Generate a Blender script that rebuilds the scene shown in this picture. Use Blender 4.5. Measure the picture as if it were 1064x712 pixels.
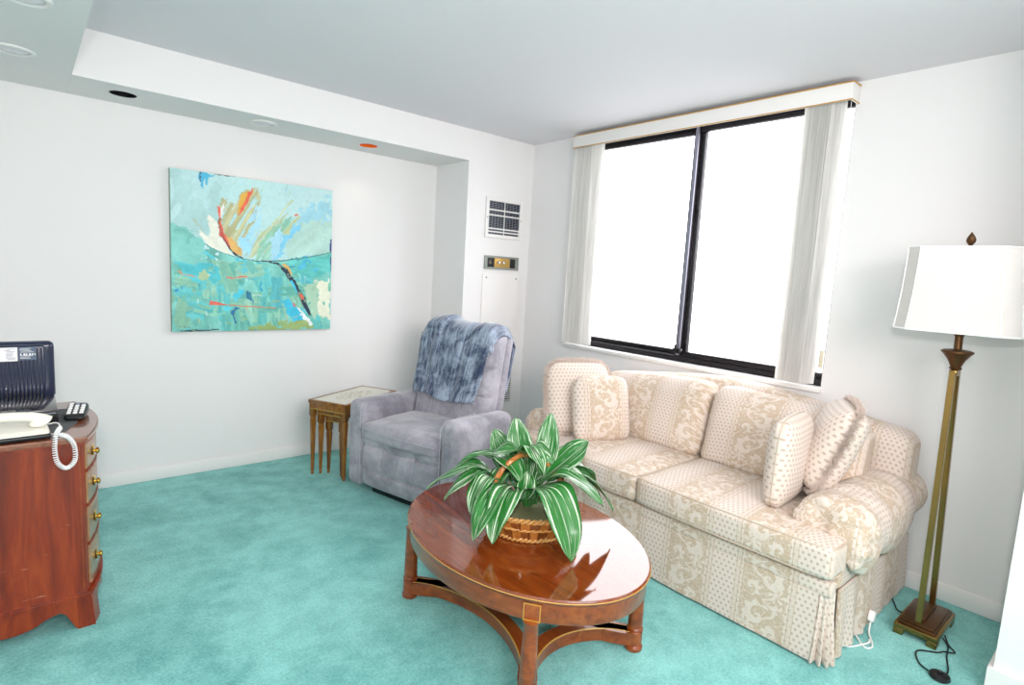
import bpy, bmesh, math, random
import numpy as np
from mathutils import Vector, Matrix, noise
for o in list(bpy.data.objects): bpy.data.objects.remove(o)
SC = bpy.context.scene
COL = SC.collection
PI = math.pi
R = math.radians
random.seed(4)

# ---------------------------------------------------------------- camera
cam_d = bpy.data.cameras.new('camera'); cam = bpy.data.objects.new('camera', cam_d); COL.objects.link(cam)
CAM = Vector((-3.195, -3.534, 1.392))
cr = Vector((0.75802709, -0.64975094, 0.0567331)); cu = Vector((0.03550932, 0.12796843, 0.99114236)); cf = Vector((0.65125572, 0.74929821, -0.12007575))
cam.matrix_world = Matrix(((cr.x, cu.x, -cf.x, CAM.x), (cr.y, cu.y, -cf.y, CAM.y), (cr.z, cu.z, -cf.z, CAM.z), (0, 0, 0, 1)))
cam_d.sensor_width = 36; cam_d.lens = 587.65 * 36 / 1064; cam_d.clip_start = 0.05
SC.camera = cam
# ---------------------------------------------------------------- light and exposure
SC.view_settings.view_transform = 'Standard'; SC.view_settings.look = 'None'
SC.view_settings.exposure = -0.10; SC.view_settings.gamma = 1.0; SC.view_settings.use_curve_mapping = False
W = bpy.data.worlds.new('overcast_sky'); SC.world = W; W.use_nodes = True
W.node_tree.nodes['Background'].inputs['Color'].default_value = (0.97, 0.965, 1.0, 1)
# overcast sky above the horizon, dimmer city haze below it
_n = W.node_tree.nodes; _tc = _n.new('ShaderNodeTexCoord'); _sx = _n.new('ShaderNodeSeparateXYZ'); _mr = _n.new('ShaderNodeMapRange')
_mr.inputs[1].default_value = -0.15; _mr.inputs[2].default_value = 0.10; _mr.inputs[3].default_value = 2.3; _mr.inputs[4].default_value = 6.6
W.node_tree.links.new(_tc.outputs['Generated'], _sx.inputs[0]); W.node_tree.links.new(_sx.outputs[2], _mr.inputs[0]); W.node_tree.links.new(_mr.outputs[0], _n['Background'].inputs['Strength'])
def area(name, loc, target, sx, sy, power, color=(1, 1, 1), portal=False):
    l = bpy.data.lights.new(name, 'AREA'); l.shape = 'RECTANGLE'; l.size = sx; l.size_y = sy; l.energy = power; l.color = color
    o = bpy.data.objects.new(name, l); COL.objects.link(o); o.location = loc
    o.rotation_euler = (Vector(target) - Vector(loc)).to_track_quat('-Z', 'Y').to_euler()
    if portal: l.cycles.is_portal = True
    return o
area('window_daylight_portal', (0.16, -1.44, 1.63), (-2, -1.44, 1.63), 1.8, 1.45, 1, portal=True)
area('camera_flash', (-3.27, -3.60, 1.62), (-1.3, -1.2, 0.9), 0.10, 0.06, 22, (1, 0.97, 0.95))
area('fill_behind_camera', (-2.6, -5.2, 2.15), (-1.7, -0.6, 0.8), 2.4, 0.5, 60, (1, 0.935, 0.92))  # added soft fill behind the camera for ambient light, no real fixture
area('fill_overhead', (-1.8, -3.6, 2.40), (-1.8, -3.6, 0), 1.6, 1.0, 10, (1, 0.95, 0.93))  # added overhead fill, stands for no actual ceiling lamp
area('fill_up_to_ceiling', (-2.6, -4.3, 1.75), (-2.0, -2.6, 2.44), 0.9, 0.9, 34, (1, 0.92, 0.94))  # added upward fill to brighten the ceiling, apart from the flash

# ---------------------------------------------------------------- node helpers
def lin(c):
    return tuple(((x / 255) / 12.92 if x / 255 <= 0.04045 else ((x / 255 + 0.055) / 1.055) ** 2.4) for x in c) + (1,)
class NT:
    def __init__(s, name):
        s.m = bpy.data.materials.new(name); s.m.use_nodes = True; s.t = s.m.node_tree
        s.b = s.t.nodes['Principled BSDF']; s.out = s.t.nodes['Material Output']
    def n(s, kind, **kw):
        x = s.t.nodes.new(kind)
        for k, v in kw.items(): setattr(x, k, v)
        return x
    def l(s, a, b): s.t.links.new(a, b)
    def put(s, sock, v):
        if isinstance(v, Ex): s.l(v.s, sock)
        elif hasattr(v, 'is_output'): s.l(v, sock)
        else: sock.default_value = v
    def math(s, op, *a, clamp=False):
        x = s.n('ShaderNodeMath', operation=op, use_clamp=clamp)
        for i, v in enumerate(a): s.put(x.inputs[i], v)
        return Ex(s, x.outputs[0])
    def smooth(s, v, a, b):
        x = s.n('ShaderNodeMapRange', interpolation_type='SMOOTHSTEP')
        s.put(x.inputs[0], v); x.inputs[1].default_value = a; x.inputs[2].default_value = b
        return Ex(s, x.outputs[0])
    def mix(s, f, a, b):
        x = s.n('ShaderNodeMix', data_type='RGBA')
        s.put(x.inputs[0], f); s.put(x.inputs[6], a); s.put(x.inputs[7], b)
        return x.outputs[2]
    def noise(s, vec, scale, detail=2, rough=0.5, dist=0.0):
        x = s.n('ShaderNodeTexNoise'); s.l(vec, x.inputs['Vector'])
        x.inputs['Scale'].default_value = scale; x.inputs['Detail'].default_value = detail
        x.inputs['Roughness'].default_value = rough; x.inputs['Distortion'].default_value = dist
        return Ex(s, x.outputs[0])
    def coord(s, kind='Object', scale=None):
        c = s.n('ShaderNodeTexCoord').outputs[kind]
        if scale:
            m = s.n('ShaderNodeMapping'); s.l(c, m.inputs[0]); m.inputs['Scale'].default_value = scale; c = m.outputs[0]
        return c
    def xyz(s, v):
        x = s.n('ShaderNodeSeparateXYZ'); s.l(v, x.inputs[0]); return [Ex(s, o) for o in x.outputs]
    def bump(s, h, strength=0.3, dist=0.01):
        x = s.n('ShaderNodeBump'); x.inputs['Strength'].default_value = strength; x.inputs['Distance'].default_value = dist
        s.put(x.inputs['Height'], h); s.l(x.outputs[0], s.b.inputs['Normal'])
    def set(s, **kw):
        for k, v in kw.items(): s.put(s.b.inputs[k.replace('_', ' ')], v)
        return s
class Ex:
    def __init__(s, t, sock): s.t = t; s.s = sock
    def __add__(s, o): return s.t.math('ADD', s, o)
    __radd__ = __add__
    def __sub__(s, o): return s.t.math('SUBTRACT', s, o)
    def __rsub__(s, o): return s.t.math('SUBTRACT', o, s)
    def __mul__(s, o): return s.t.math('MULTIPLY', s, o)
    __rmul__ = __mul__
    def __truediv__(s, o): return s.t.math('DIVIDE', s, o)
    def f(s, op, *a): return s.t.math(op, s, *a)

def simple(name, col, rough=0.6, metal=0.0, coat=0.0, bump=0, bscale=200, var=0.0, **kw):
    t = NT(name); c = lin(col); t.set(Base_Color=c, Roughness=rough, Metallic=metal)
    if coat: t.set(Coat_Weight=coat, Coat_Roughness=0.08)
    if bump or var:
        v = t.coord()
        if bump: t.bump(t.noise(v, bscale, 3), bump, 0.004)
        if var:
            n = t.noise(v, 3.5, 4)
            t.set(Base_Color=t.mix(n, tuple(x * (1 - var) for x in c[:3]) + (1,), tuple(min(1, x * (1 + var)) for x in c[:3]) + (1,)))
    t.set(**kw)
    return t.m

def wood(name, dark, mid, light, axis=1, rough=0.3, coat=0.5, scratches=False, scale=1.0):
    t = NT(name); sc = [9 * scale, 9 * scale, 9 * scale]; sc[axis] = 0.9 * scale
    v = t.coord('Object', tuple(sc))
    a = t.noise(v, 2.2, 5, 0.6, 1.2); b = t.noise(v, 14, 3, 0.6)
    r = t.n('ShaderNodeValToRGB'); t.l((a * 0.85 + b * 0.15).s, r.inputs[0])
    e = r.color_ramp.elements; e[0].position = 0.33; e[0].color = lin(dark); e[1].position = 0.68; e[1].color = lin(light)
    m = e.new(0.5); m.color = lin(mid)
    col = r.outputs[0]
    if scratches:
        v2 = t.coord('Object', (4, 4, 34)); s1 = t.noise(v2, 3.1, 2, 0.5, 0.3)
        v3 = t.coord(); g = t.noise(v3, 7.0, 2)
        zz = t.xyz(v3)[2]
        mk = t.smooth(s1, 0.68, 0.70) * t.smooth(g, 0.50, 0.58) * t.smooth(zz, 0.45, 0.35) * t.smooth(zz, 0.14, 0.16)
        col = t.mix(mk * 0.7, col, lin((225, 170, 150)))
    t.set(Base_Color=col, Roughness=rough, Coat_Weight=coat, Coat_Roughness=0.06)
    return t.m

M = {}
t = NT('wall_paint'); v = t.coord(); t.set(Base_Color=t.mix(t.noise(v, 1.3, 3), lin((233, 232, 232)), lin((238, 237, 236))), Roughness=0.75); t.bump(t.noise(v, 160, 2), 0.06, 0.002); M['wall'] = t.m
t = NT('ceiling_paint'); v = t.coord(); t.set(Base_Color=t.mix(t.noise(v, 1.1, 3), lin((230, 227, 232)), lin((234, 231, 235))), Roughness=0.85); t.bump(t.noise(v, 130, 2), 0.06, 0.002); M['ceiling'] = t.m
M['trim'] = simple('trim_paint', (238, 236, 234), 0.5)
t = NT('teal_carpet'); v = t.coord()
big = t.noise(v, 1.7, 4, 0.6, 0.6); mid = t.noise(v, 9, 4, 0.65); fine = t.noise(v, 110, 4, 0.8); f2 = t.noise(v, 60, 2, 0.6)
k = (t.smooth(big, 0.32, 0.68) * 0.36 + t.smooth(mid, 0.34, 0.66) * 0.24 + t.smooth(fine, 0.36, 0.64) * 0.3 + t.smooth(f2, 0.3, 0.7) * 0.1)
t.set(Base_Color=t.mix(k, lin((48, 148, 144)), lin((156, 234, 227))), Roughness=0.95, Sheen_Weight=0.25)
t.bump(fine * 0.6 + f2 * 0.4, 0.8, 0.012); M['carpet'] = t.m
M['wood'] = wood('cherry_wood', (104, 42, 8), (138, 64, 18), (166, 88, 32), axis=1, rough=0.28, coat=0.45)
M['wood_top'] = wood('cherry_wood_top', (98, 40, 10), (120, 52, 14), (138, 66, 22), axis=1, rough=0.12, coat=1.0)
M['wood_top'].node_tree.nodes['Principled BSDF'].inputs['Coat IOR'].default_value = 1.85
M['wood_top'].node_tree.nodes['Principled BSDF'].inputs['Specular IOR Level'].default_value = 0.0
M['inlay'] = simple('gold_inlay', (196, 150, 66), 0.4, 0.1)
M['mahogany'] = wood('mahogany', (96, 26, 6), (130, 42, 10), (158, 64, 20), axis=2, rough=0.35, coat=0.25, scratches=True)
M['mahogany_top'] = wood('mahogany_top', (112, 60, 40), (134, 78, 54), (152, 96, 70), axis=1, rough=0.22, coat=0.8)
M['mahogany_front'] = wood('mahogany_front', (128, 92, 60), (150, 112, 78), (168, 132, 96), axis=1, rough=0.3, coat=0.5)
M['goldwood'] = wood('gilded_walnut', (84, 46, 8), (128, 78, 18), (170, 116, 38), axis=2, rough=0.35, coat=0.4, scale=2)
M['bead'] = simple('gold_bead', (214, 180, 100), 0.35, 0.5)
M['brass'] = simple('polished_brass', (222, 184, 96), 0.22, 1.0)
M['brass_dark'] = simple('antique_brass', (146, 116, 66), 0.26, 0.95, var=0.3)
M['bronze'] = simple('dark_bronze', (98, 68, 42), 0.32, 0.8, var=0.3)
M['black'] = simple('black_plastic', (18, 19, 23), 0.35)
M['black_gloss'] = simple('glossy_black_plastic', (24, 25, 29), 0.12, coat=0.6)
M['tv'] = simple('navy_black_plastic', (30, 38, 66), 0.28, coat=0.3)
M['black_metal'] = simple('dark_window_aluminium', (34, 30, 34), 0.35, 0.4)
M['grey_metal'] = simple('grey_aluminium', (150, 150, 165), 0.35, 0.7)
M['blackcord'] = simple('black_cord', (12, 26, 30), 0.5)
M['whitecord'] = simple('white_cord', (236, 236, 236), 0.4)
M['phone'] = simple('ivory_plastic', (236, 233, 220), 0.25, coat=0.4)
M['white'] = simple('white_plastic', (240, 240, 240), 0.4)
M['greyplate'] = simple('grey_painted_plate', (150, 156, 148), 0.45, 0.3)
M['bronzeplate'] = simple('gold_anodised_plate', (196, 160, 92), 0.35, 0.6)
M['chrome'] = simple('chrome', (220, 220, 225), 0.15, 1.0)
M['canwhite'] = simple('white_lamp_glass', (225, 225, 230), 0.25)
M['moss'] = simple('green_moss', (122, 124, 88), 0.95, bump=1.0, bscale=90, var=0.35)
M['stem'] = simple('green_stem', (64, 128, 62), 0.4)

# grey suede of the recliner
t = NT('grey_suede'); v = t.coord(); n = t.noise(v, 4.5, 5, 0.6, 0.5); n2 = t.noise(v, 40, 3, 0.6)
t.set(Base_Color=t.mix(t.smooth(n * 0.8 + n2 * 0.2, 0.33, 0.68), lin((130, 128, 139)), lin((180, 177, 187))), Roughness=0.8, Sheen_Weight=0.5, Sheen_Roughness=0.4)
t.bump(n2, 0.15, 0.004); M['suede'] = t.m
M['stitch'] = simple('pale_stitching', (178, 178, 190), 0.7)
# blue plush throw
t = NT('blue_plush'); v = t.coord('UV'); a = t.noise(v, 3.2, 5, 0.62, 1.0)
mp = t.n('ShaderNodeMapping'); t.l(v, mp.inputs[0]); mp.inputs['Scale'].default_value = (13, 1.8, 1)
b = t.noise(mp.outputs[0], 2.2, 6, 0.72, 0.5); c_ = t.noise(v, 60, 3, 0.7)
k = t.smooth(a * 0.48 + b * 0.42 + c_ * 0.10, 0.41, 0.59)
t.set(Base_Color=t.mix(k, lin((38, 54, 84)), lin((158, 172, 192))), Roughness=0.55, Sheen_Weight=0.7, Sheen_Roughness=0.35)
t.bump(a * 0.4 + b * 0.4 + c_ * 0.2, 0.5, 0.02); M['throw'] = t.m

# sofa damask: striped cloth, UV in metres
def damask(name, mode='stripe', wrinkle=0.0):
    t = NT(name); uv = t.coord('UV'); U, V, _ = t.xyz(uv)
    P = 0.35
    if mode == 'dots': U = U * 1.0
    q = (U / P).f('FRACT'); du = (q - 0.5) * P                       # scroll stripe centred on du=0
    ad = du.f('ABSOLUTE')
    scroll = t.smooth(ad, 0.094, 0.090)
    Hh = 0.17
    vv = V / Hh; cell = vv.f('FLOOR'); sg = (cell * 0.5).f('FRACT') * 4 - 1   # -1 / +1
    wn = t.noise(uv, 26, 2); wob = (wn - 0.5) * 0.012
    x = du * sg + wob; y = (vv.f('FRACT') - 0.5) * Hh + wob
    def spiral(x0, y0, rad, turns, s=1, th=0.35):
        a = x - x0; b = y - y0
        r = (a * a + b * b).f('SQRT') ; an = (b * s).f('ARCTAN2', a)
        w = (an + (r + 0.004).f('LOGARITHM', 2.71828) * turns).f('COSINE')
        lob = (an * 8).f('SINE') * 0.007 + rad
        return t.smooth(w, th, th + 0.3) * t.smooth(r - lob, 0.003, -0.001)
    s1 = spiral(-0.016, 0.010, 0.056, 3.0, 1, -0.1)
    s2 = spiral(0.050, -0.048, 0.036, 2.8, -1, -0.1)
    s3 = spiral(0.060, 0.055, 0.026, 2.2, 1, 0.0)
    st = x - (y * 37).f('SINE') * 0.05
    stem = t.smooth(st.f('ABSOLUTE'), 0.0085, 0.005)
    an = (y + 0.045).f('ARCTAN2', x + 0.055)
    fr = ((x + 0.055) * (x + 0.055) + (y + 0.045) * (y + 0.045)).f('SQRT')
    leaf = t.smooth((an * 6 + fr * 70).f('SINE'), -0.1, 0.35) * t.smooth(fr, 0.038, 0.034)
    vn = t.noise(uv, 34, 2, 0.5, 1.2)
    vine = t.smooth((vn - 0.5).f('ABSOLUTE'), 0.030, 0.018) * 0.75
    ln = t.noise(uv, 48, 3, 0.6, 1.5)
    bits = t.smooth(ln, 0.58, 0.63)
    mot = s1.f('MAXIMUM', s2).f('MAXIMUM', stem).f('MAXIMUM', leaf).f('MAXIMUM', s3)
    vein = t.smooth(t.noise(uv, 95, 2, 0.5, 2.2), 0.55, 0.62)
    mot = mot * (1 - vein * 0.55)
    mot = mot.f('MAXIMUM', bits * 0.55).f('MAXIMUM', vine)
    tan = lin((196, 174, 150)); cream = lin((221, 207, 196)); pale = lin((226, 214, 204)); dot = lin((184, 163, 146))
    rib = (V * 900).f('SINE') * 0.03
    c_scroll = t.mix(mot * 0.85, tan, pale)
    # dots
    D = 0.0215
    gu = U / D; gv = V / D
    row = (gv.f('FLOOR') * 0.5).f('FRACT')
    fx = ((gu + row).f('FRACT') - 0.5); fy = (gv.f('FRACT') - 0.5)
    dd = (fx * fx + fy * fy * 0.8).f('SQRT')
    dots = t.smooth(dd, 0.27, 0.20)
    c_dots = t.mix(dots * 0.85, cream, dot)
    # border
    b1 = t.smooth((ad - 0.103).f('ABSOLUTE'), 0.0035, 0.002).f('MAXIMUM', t.smooth((ad - 0.121).f('ABSOLUTE'), 0.0025, 0.0012))
    bead = t.smooth((V / 0.012).f('FRACT') - 0.5, -0.1, 0.1) * t.smooth((ad - 0.1125).f('ABSOLUTE'), 0.0055, 0.004)
    c_dots = t.mix(b1 * 0.8, c_dots, tan)
    c_dots = t.mix(t.smooth((ad - 0.1125).f('ABSOLUTE'), 0.006, 0.004) * 0.7, c_dots, cream)
    c_dots = t.mix(bead * 0.4, c_dots, tan)
    if mode == 'dots':
        col = t.mix(dots * 0.85, cream, dot)
    else:
        col = t.mix(scroll, c_dots, c_scroll)
    t.set(Base_Color=col, Roughness=0.75, Sheen_Weight=0.15)
    h = t.noise(t.coord(), 350, 2) * 0.15 + mot * 0.1
    if wrinkle: h = h + t.noise(t.coord(), 11, 3, 0.5, 1.0) * wrinkle
    t.bump(h, 0.35, 0.012)
    return t.m
M['damask'] = damask('damask_stripe_cloth')
M['damask_soft'] = damask('damask_stripe_cloth_creased', wrinkle=0.8)
M['dots'] = damask('damask_dotted_cloth', 'dots')
M['piping'] = simple('beige_piping', (196, 180, 162), 0.8)
M['fringe'] = simple('mauve_beige_fringe', (214, 198, 188), 0.9, var=0.3)

# translucent shade and blinds
def translucent(name, col, f=0.45, rough=0.8):
    t = NT(name); t.set(Base_Color=lin(col), Roughness=rough)
    tr = t.n('ShaderNodeBsdfTranslucent'); tr.inputs[0].default_value = lin(col)
    mx = t.n('ShaderNodeMixShader'); mx.inputs[0].default_value = f
    t.l(t.b.outputs[0], mx.inputs[1]); t.l(tr.outputs[0], mx.inputs[2]); t.l(mx.outputs[0], t.out.inputs[0])
    return t
M['shade'] = translucent('white_linen_shade', (245, 243, 240), 0.48).m
t = translucent('vertical_blind_vane', (250, 250, 248), 0.5)
v = t.coord('Object', (46, 46, 1.0)); n = t.noise(v, 2.4, 4, 0.75); n = t.smooth(n, 0.35, 0.65); t.set(Base_Color=t.mix(n, lin((214, 212, 209)), lin((250, 249, 247)))); M['vane'] = t.m
# window glass
t = NT('window_glass'); tb = t.n('ShaderNodeBsdfTransparent'); gb = t.n('ShaderNodeBsdfGlossy'); gb.inputs['Roughness'].default_value = 0.02
fr = t.n('ShaderNodeFresnel'); fr.inputs[0].default_value = 1.45; mx = t.n('ShaderNodeMixShader')
ge_ = t.n('ShaderNodeNewGeometry'); t.put(mx.inputs[0], Ex(t, fr.outputs[0]) * (1 - Ex(t, ge_.outputs['Backfacing']))); t.l(tb.outputs[0], mx.inputs[1]); t.l(gb.outputs[0], mx.inputs[2]); t.l(mx.outputs[0], t.out.inputs[0]); M['glass'] = t.m
# amber lit can
t = NT('amber_can_interior'); t.set(Base_Color=lin((230, 110, 30)), Roughness=0.3); t.b.inputs['Emission Color'].default_value = lin((225, 110, 40)); t.b.inputs['Emission Strength'].default_value = 0.16; M['amber'] = t.m
# leaf
t = NT('variegated_leaf'); uv = t.coord('UV'); U, V, _ = t.xyz(uv)
mp = t.n('ShaderNodeMapping'); t.l(uv, mp.inputs[0]); mp.inputs['Scale'].default_value = (1, 0.10, 1)
ge = t.n('ShaderNodeObjectInfo')
aU = (U - 0.5).f('ABSOLUTE')
# streaks run obliquely from the midrib
sk = aU * 1.0 - V * 0.20
cmb = t.n('ShaderNodeCombineXYZ'); t.put(cmb.inputs[0], sk); t.put(cmb.inputs[1], V * 0.07)
n1 = t.noise(cmb.outputs[0], 15, 3, 0.6); n2 = t.noise(mp.outputs[0], 34, 2, 0.5)
wh = t.smooth(n1 * 0.85 + n2 * 0.15, 0.53, 0.585).f('MAXIMUM', t.smooth(aU, 0.025, 0.008) * 0.5)
gcol = t.mix(t.noise(mp.outputs[0], 9, 3), lin((8, 70, 26)), lin((50, 138, 52)))
t.set(Base_Color=t.mix(wh * 0.92, gcol, lin((214, 228, 204))), Roughness=0.33, Coat_Weight=0.3, Coat_Roughness=0.15)
t.bump(n2, 0.2, 0.003); M['leaf'] = t.m
# wicker
t = NT('varnished_wicker'); uv = t.coord('UV'); U, V, _ = t.xyz(uv)
gu = U * 30; gv = V * 5; row = (gv.f('FLOOR') * 0.5).f('FRACT') ; ch = t.smooth(((gu * 0.5 + row).f('FRACT') - 0.5).f('ABSOLUTE'), 0.22, 0.28)
nn = t.noise(t.coord(), 70, 4, 0.7)
t.set(Base_Color=t.mix(ch * 0.6 + nn * 0.4, lin((104, 44, 12)), lin((200, 128, 54))), Roughness=0.35, Coat_Weight=0.4)
t.bump(ch + nn * 0.4, 0.8, 0.012); M['wicker'] = t.m
M['wicker_light'] = simple('pale_wicker', (206, 152, 84), 0.35, coat=0.4, bump=1.0, bscale=120, var=0.35)
M['handle_wicker'] = simple('cane_handle', (184, 116, 56), 0.35, coat=0.5, bump=0.6, bscale=80, var=0.3)

# ---------------------------------------------------------------- mesh helpers
def empty(name, label=None, cat=None, loc=(0, 0, 0), rz=0, group=None):
    o = bpy.data.objects.new(name, None); COL.objects.link(o); o.location = loc; o.rotation_euler = (0, 0, rz)
    o.empty_display_size = 0.1
    if label: o['label'] = label
    if cat: o['category'] = cat
    if group: o['group'] = group
    return o
def tag(o, label, cat, group=None):
    o['label'] = label; o['category'] = cat
    if group: o['group'] = group
    return o
def obj(name, bm, mat, parent=None, smooth=40, uv=None, loc=(0, 0, 0), rot=(0, 0, 0), recalc=True):
    if recalc: bmesh.ops.recalc_face_normals(bm, faces=bm.faces)
    me = bpy.data.meshes.new(name)
    if uv:
        L = bm.loops.layers.uv.verify()
        bm.normal_update()
        for f in bm.faces:
            for lp in f.loops: lp[L].uv = uv(lp.vert.co, f.normal)
    bm.to_mesh(me); bm.free()
    if smooth:
        me.polygons.foreach_set('use_smooth', [True] * len(me.polygons))
        if smooth < 180: me.set_sharp_from_angle(angle=R(smooth))
    o = bpy.data.objects.new(name, me); COL.objects.link(o)
    if mat: me.materials.append(mat)
    o.location = loc; o.rotation_euler = rot
    if parent: o.parent = parent
    return o
def struct(name, bm, mat, parent=None, **kw):
    o = obj(name, bm, mat, parent, **kw)
    if not parent: o['kind'] = 'structure'
    return o
def box(bm, a, b, bevel=0.0, seg=2, mi=None):
    n = bmesh.new(); bmesh.ops.create_cube(n, size=1)
    for v in n.verts: v.co = Vector([(a[i] + b[i]) / 2 + v.co[i] * (b[i] - a[i]) for i in range(3)])
    if bevel: bmesh.ops.bevel(n, geom=n.edges[:], offset=bevel, segments=seg, affect='EDGES', profile=0.5)
    merge(bm, n); return bm
def merge(bm, n, mat=None):
    n.verts.index_update(); vs = [bm.verts.new(mat @ v.co if mat else v.co) for v in n.verts]
    for f in n.faces:
        try: bm.faces.new([vs[v.index] for v in f.verts])
        except ValueError: pass
    n.free(); return bm
def B(*a, **k): return box(bmesh.new(), *a, **k)
def loft(bm, rings, closed=True, cap=True):
    rs = [[bm.verts.new(p) for p in r] for r in rings]
    n = len(rings[0])
    for i in range(len(rs) - 1):
        for j in range(n if closed else n - 1):
            k = (j + 1) % n
            bm.faces.new((rs[i][j], rs[i][k], rs[i + 1][k], rs[i + 1][j]))
    if cap and closed:
        bm.faces.new(rs[0][::-1]); bm.faces.new(rs[-1])
    return bm
def lathe(prof, n=24, c=(0, 0, 0), bm=None, cap=True):
    bm = bm or bmesh.new()
    return loft(bm, [[(c[0] + r * math.cos(2 * PI * j / n), c[1] + r * math.sin(2 * PI * j / n), c[2] + z) for j in range(n)] for r, z in prof], cap=cap)
def tube(pts, rad, n=8, bm=None, closed=False, flat=1.0):
    bm = bm or bmesh.new(); pts = [Vector(p) for p in pts]; m = len(pts)
    rads = rad if hasattr(rad, '__len__') else [rad] * m
    T = []
    for i in range(m):
        a = pts[(i - 1) % m] if closed or i > 0 else pts[i]; b = pts[(i + 1) % m] if closed or i < m - 1 else pts[i]
        T.append((b - a).normalized())
    up = Vector((0, 0, 1)) if abs(T[0].z) < 0.9 else Vector((1, 0, 0))
    N = (up - T[0] * up.dot(T[0])).normalized(); rings = []
    for i in range(m):
        N = (N - T[i] * N.dot(T[i])).normalized(); Bn = T[i].cross(N)
        rings.append([pts[i] + (N * math.cos(2 * PI * j / n) * flat + Bn * math.sin(2 * PI * j / n)) * rads[i] for j in range(n)])
    if closed: rings.append(rings[0]); loft(bm, rings, cap=False); bmesh.ops.remove_doubles(bm, verts=bm.verts, dist=1e-6); return bm
    return loft(bm, rings)
def spline(P, n=8, closed=False):
    P = [Vector(p) for p in P]; out = []; m = len(P)
    for i in range(m if closed else m - 1):
        g = lambda k: P[k % m] if closed else P[max(0, min(m - 1, k))]
        a, b, c, d = g(i - 1), g(i), g(i + 1), g(i + 2)
        for k in range(n):
            t = k / n
            out.append(0.5 * ((2 * b) + (c - a) * t + (2 * a - 5 * b + 4 * c - d) * t * t + (3 * b - a - 3 * c + d) * t ** 3))
    if not closed: out.append(P[-1])
    return out
def rbox(a, b, r, n=(6, 6, 6), warp=None, k=4, bm=None):
    """rounded, subdivided box between corners a and b with an optional warp of every point"""
    a = Vector(a); b = Vector(b); c = (a + b) / 2; h = (b - a) / 2
    rr = [min(r, h[i]) for i in range(3)]
    P = []
    for i in range(3):
        e = [-h[i] + rr[i] * (1 - math.cos(PI / 2 * j / k)) for j in range(k + 1)] if 0 else [-h[i] + rr[i] * j / k for j in range(k)]
        mid = [-(h[i] - rr[i]) + 2 * (h[i] - rr[i]) * j / n[i] for j in range(n[i] + 1)] if h[i] > rr[i] + 1e-6 else [0.0]
        P.append(e + mid + [-x for x in e[::-1]])
    m = bmesh.new(); cache = {}
    def vert(p):
        key = tuple(round(x, 6) for x in p)
        if key in cache: return cache[key]
        q = Vector([max(-(h[i] - rr[i]), min(h[i] - rr[i], p[i])) for i in range(3)]); d = Vector(p) - q
        e = Vector([d[i] / rr[i] for i in range(3)])
        mx = max(abs(x) for x in e)
        if mx > 0: e = e.normalized() * 1.0; e = Vector([e[i] * rr[i] for i in range(3)])
        s = q + e + c
        if warp: s = Vector(warp(s, Vector([p[i] / h[i] for i in range(3)])))
        cache[key] = m.verts.new(s); return cache[key]
    for ax in range(3):
        u, w = [(1, 2), (2, 0), (0, 1)][ax]
        for sgn in (-1, 1):
            for i in range(len(P[u]) - 1):
                for j in range(len(P[w]) - 1):
                    def mk(x, y):
                        p = [0, 0, 0]; p[ax] = sgn * h[ax]; p[u] = x; p[w] = y; return vert(p)
                    q = [mk(P[u][i], P[w][j]), mk(P[u][i + 1], P[w][j]), mk(P[u][i + 1], P[w][j + 1]), mk(P[u][i], P[w][j + 1])]
                    if sgn < 0: q = q[::-1]
                    if len(set(q)) == 4: m.faces.new(q)
    return merge(bm, m) if bm else m
def prism(poly, z0, z1, bevel=0.0, axis=2, bm=None):
    """polygon in the plane across axis, extruded along it"""
    def P(p, z): return {2: (p[0], p[1], z), 1: (p[0], z, p[1]), 0: (z, p[0], p[1])}[axis]
    n = bmesh.new(); loft(n, [[P(p, z0) for p in poly], [P(p, z1) for p in poly]])
    bmesh.ops.recalc_face_normals(n, faces=n.faces)
    if bevel: bmesh.ops.bevel(n, geom=n.edges[:], offset=bevel, segments=2, affect='EDGES')
    return merge(bm, n) if bm else n
def fbm(p, s): return noise.noise(Vector(p) * s)
def strip(pts_a, pts_b, th):
    pass

# ---------------------------------------------------------------- the room
H = 2.44; H2 = 2.213; D = 0.436; X1 = -0.648; X2 = -2.985; XL = -3.95; YB = -5.6
fl = bmesh.new(); box(fl, (XL - 0.1, YB - 0.1, -0.08), (0.3, D + 0.1, 0.0)); struct('floor', fl, M['carpet'])
struct('ceiling', B((XL - 0.1, YB - 0.1, H), (0.3, D + 0.2, H + 0.1)), M['ceiling'])
# walls: wall_left carries the painting recess, wall_right the window
struct('wall_left_recess', B((XL - 0.1, D, -0.05), (X1 + 0.1, D + 0.12, H)), M['wall'])
struct('wall_left', B((X1, 0.0, -0.05), (0.2, D + 0.12, H)), M['wall'])
WY0, WY1, WZ0, WZ1 = -2.377, -0.497, 0.885, 2.425
wr = bmesh.new()
box(wr, (0, YB, -0.05), (0.2, WY0, H)); box(wr, (0, WY1, -0.05), (0.2, 0.0, H))
box(wr, (0, WY0, -0.05), (0.2, WY1, WZ0 - 0.005)); box(wr, (0, WY0, WZ1), (0.2, WY1, H)); struct('wall_right', wr, M['wall'])
struct('wall_far_left', B((XL - 0.1, YB, -0.05), (XL, D, H)), M['wall'])
struct('wall_back', B((XL - 0.1, YB - 0.1, -0.05), (0.2, YB, H)), M['wall'])
pr = bmesh.new(); box(pr, (-0.605, -5.5, -0.05), (-0.001, -3.285, H)); struct('wall_pier', pr, M['wall'])
pb = bmesh.new(); box(pb, (-0.622, -5.5, 0.0), (-0.604, -3.270, 0.09)); box(pb, (-0.6039, -3.2855, 0.0), (-0.001, -3.270, 0.09))
struct('baseboard_pier', pb, M['trim'])
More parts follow.
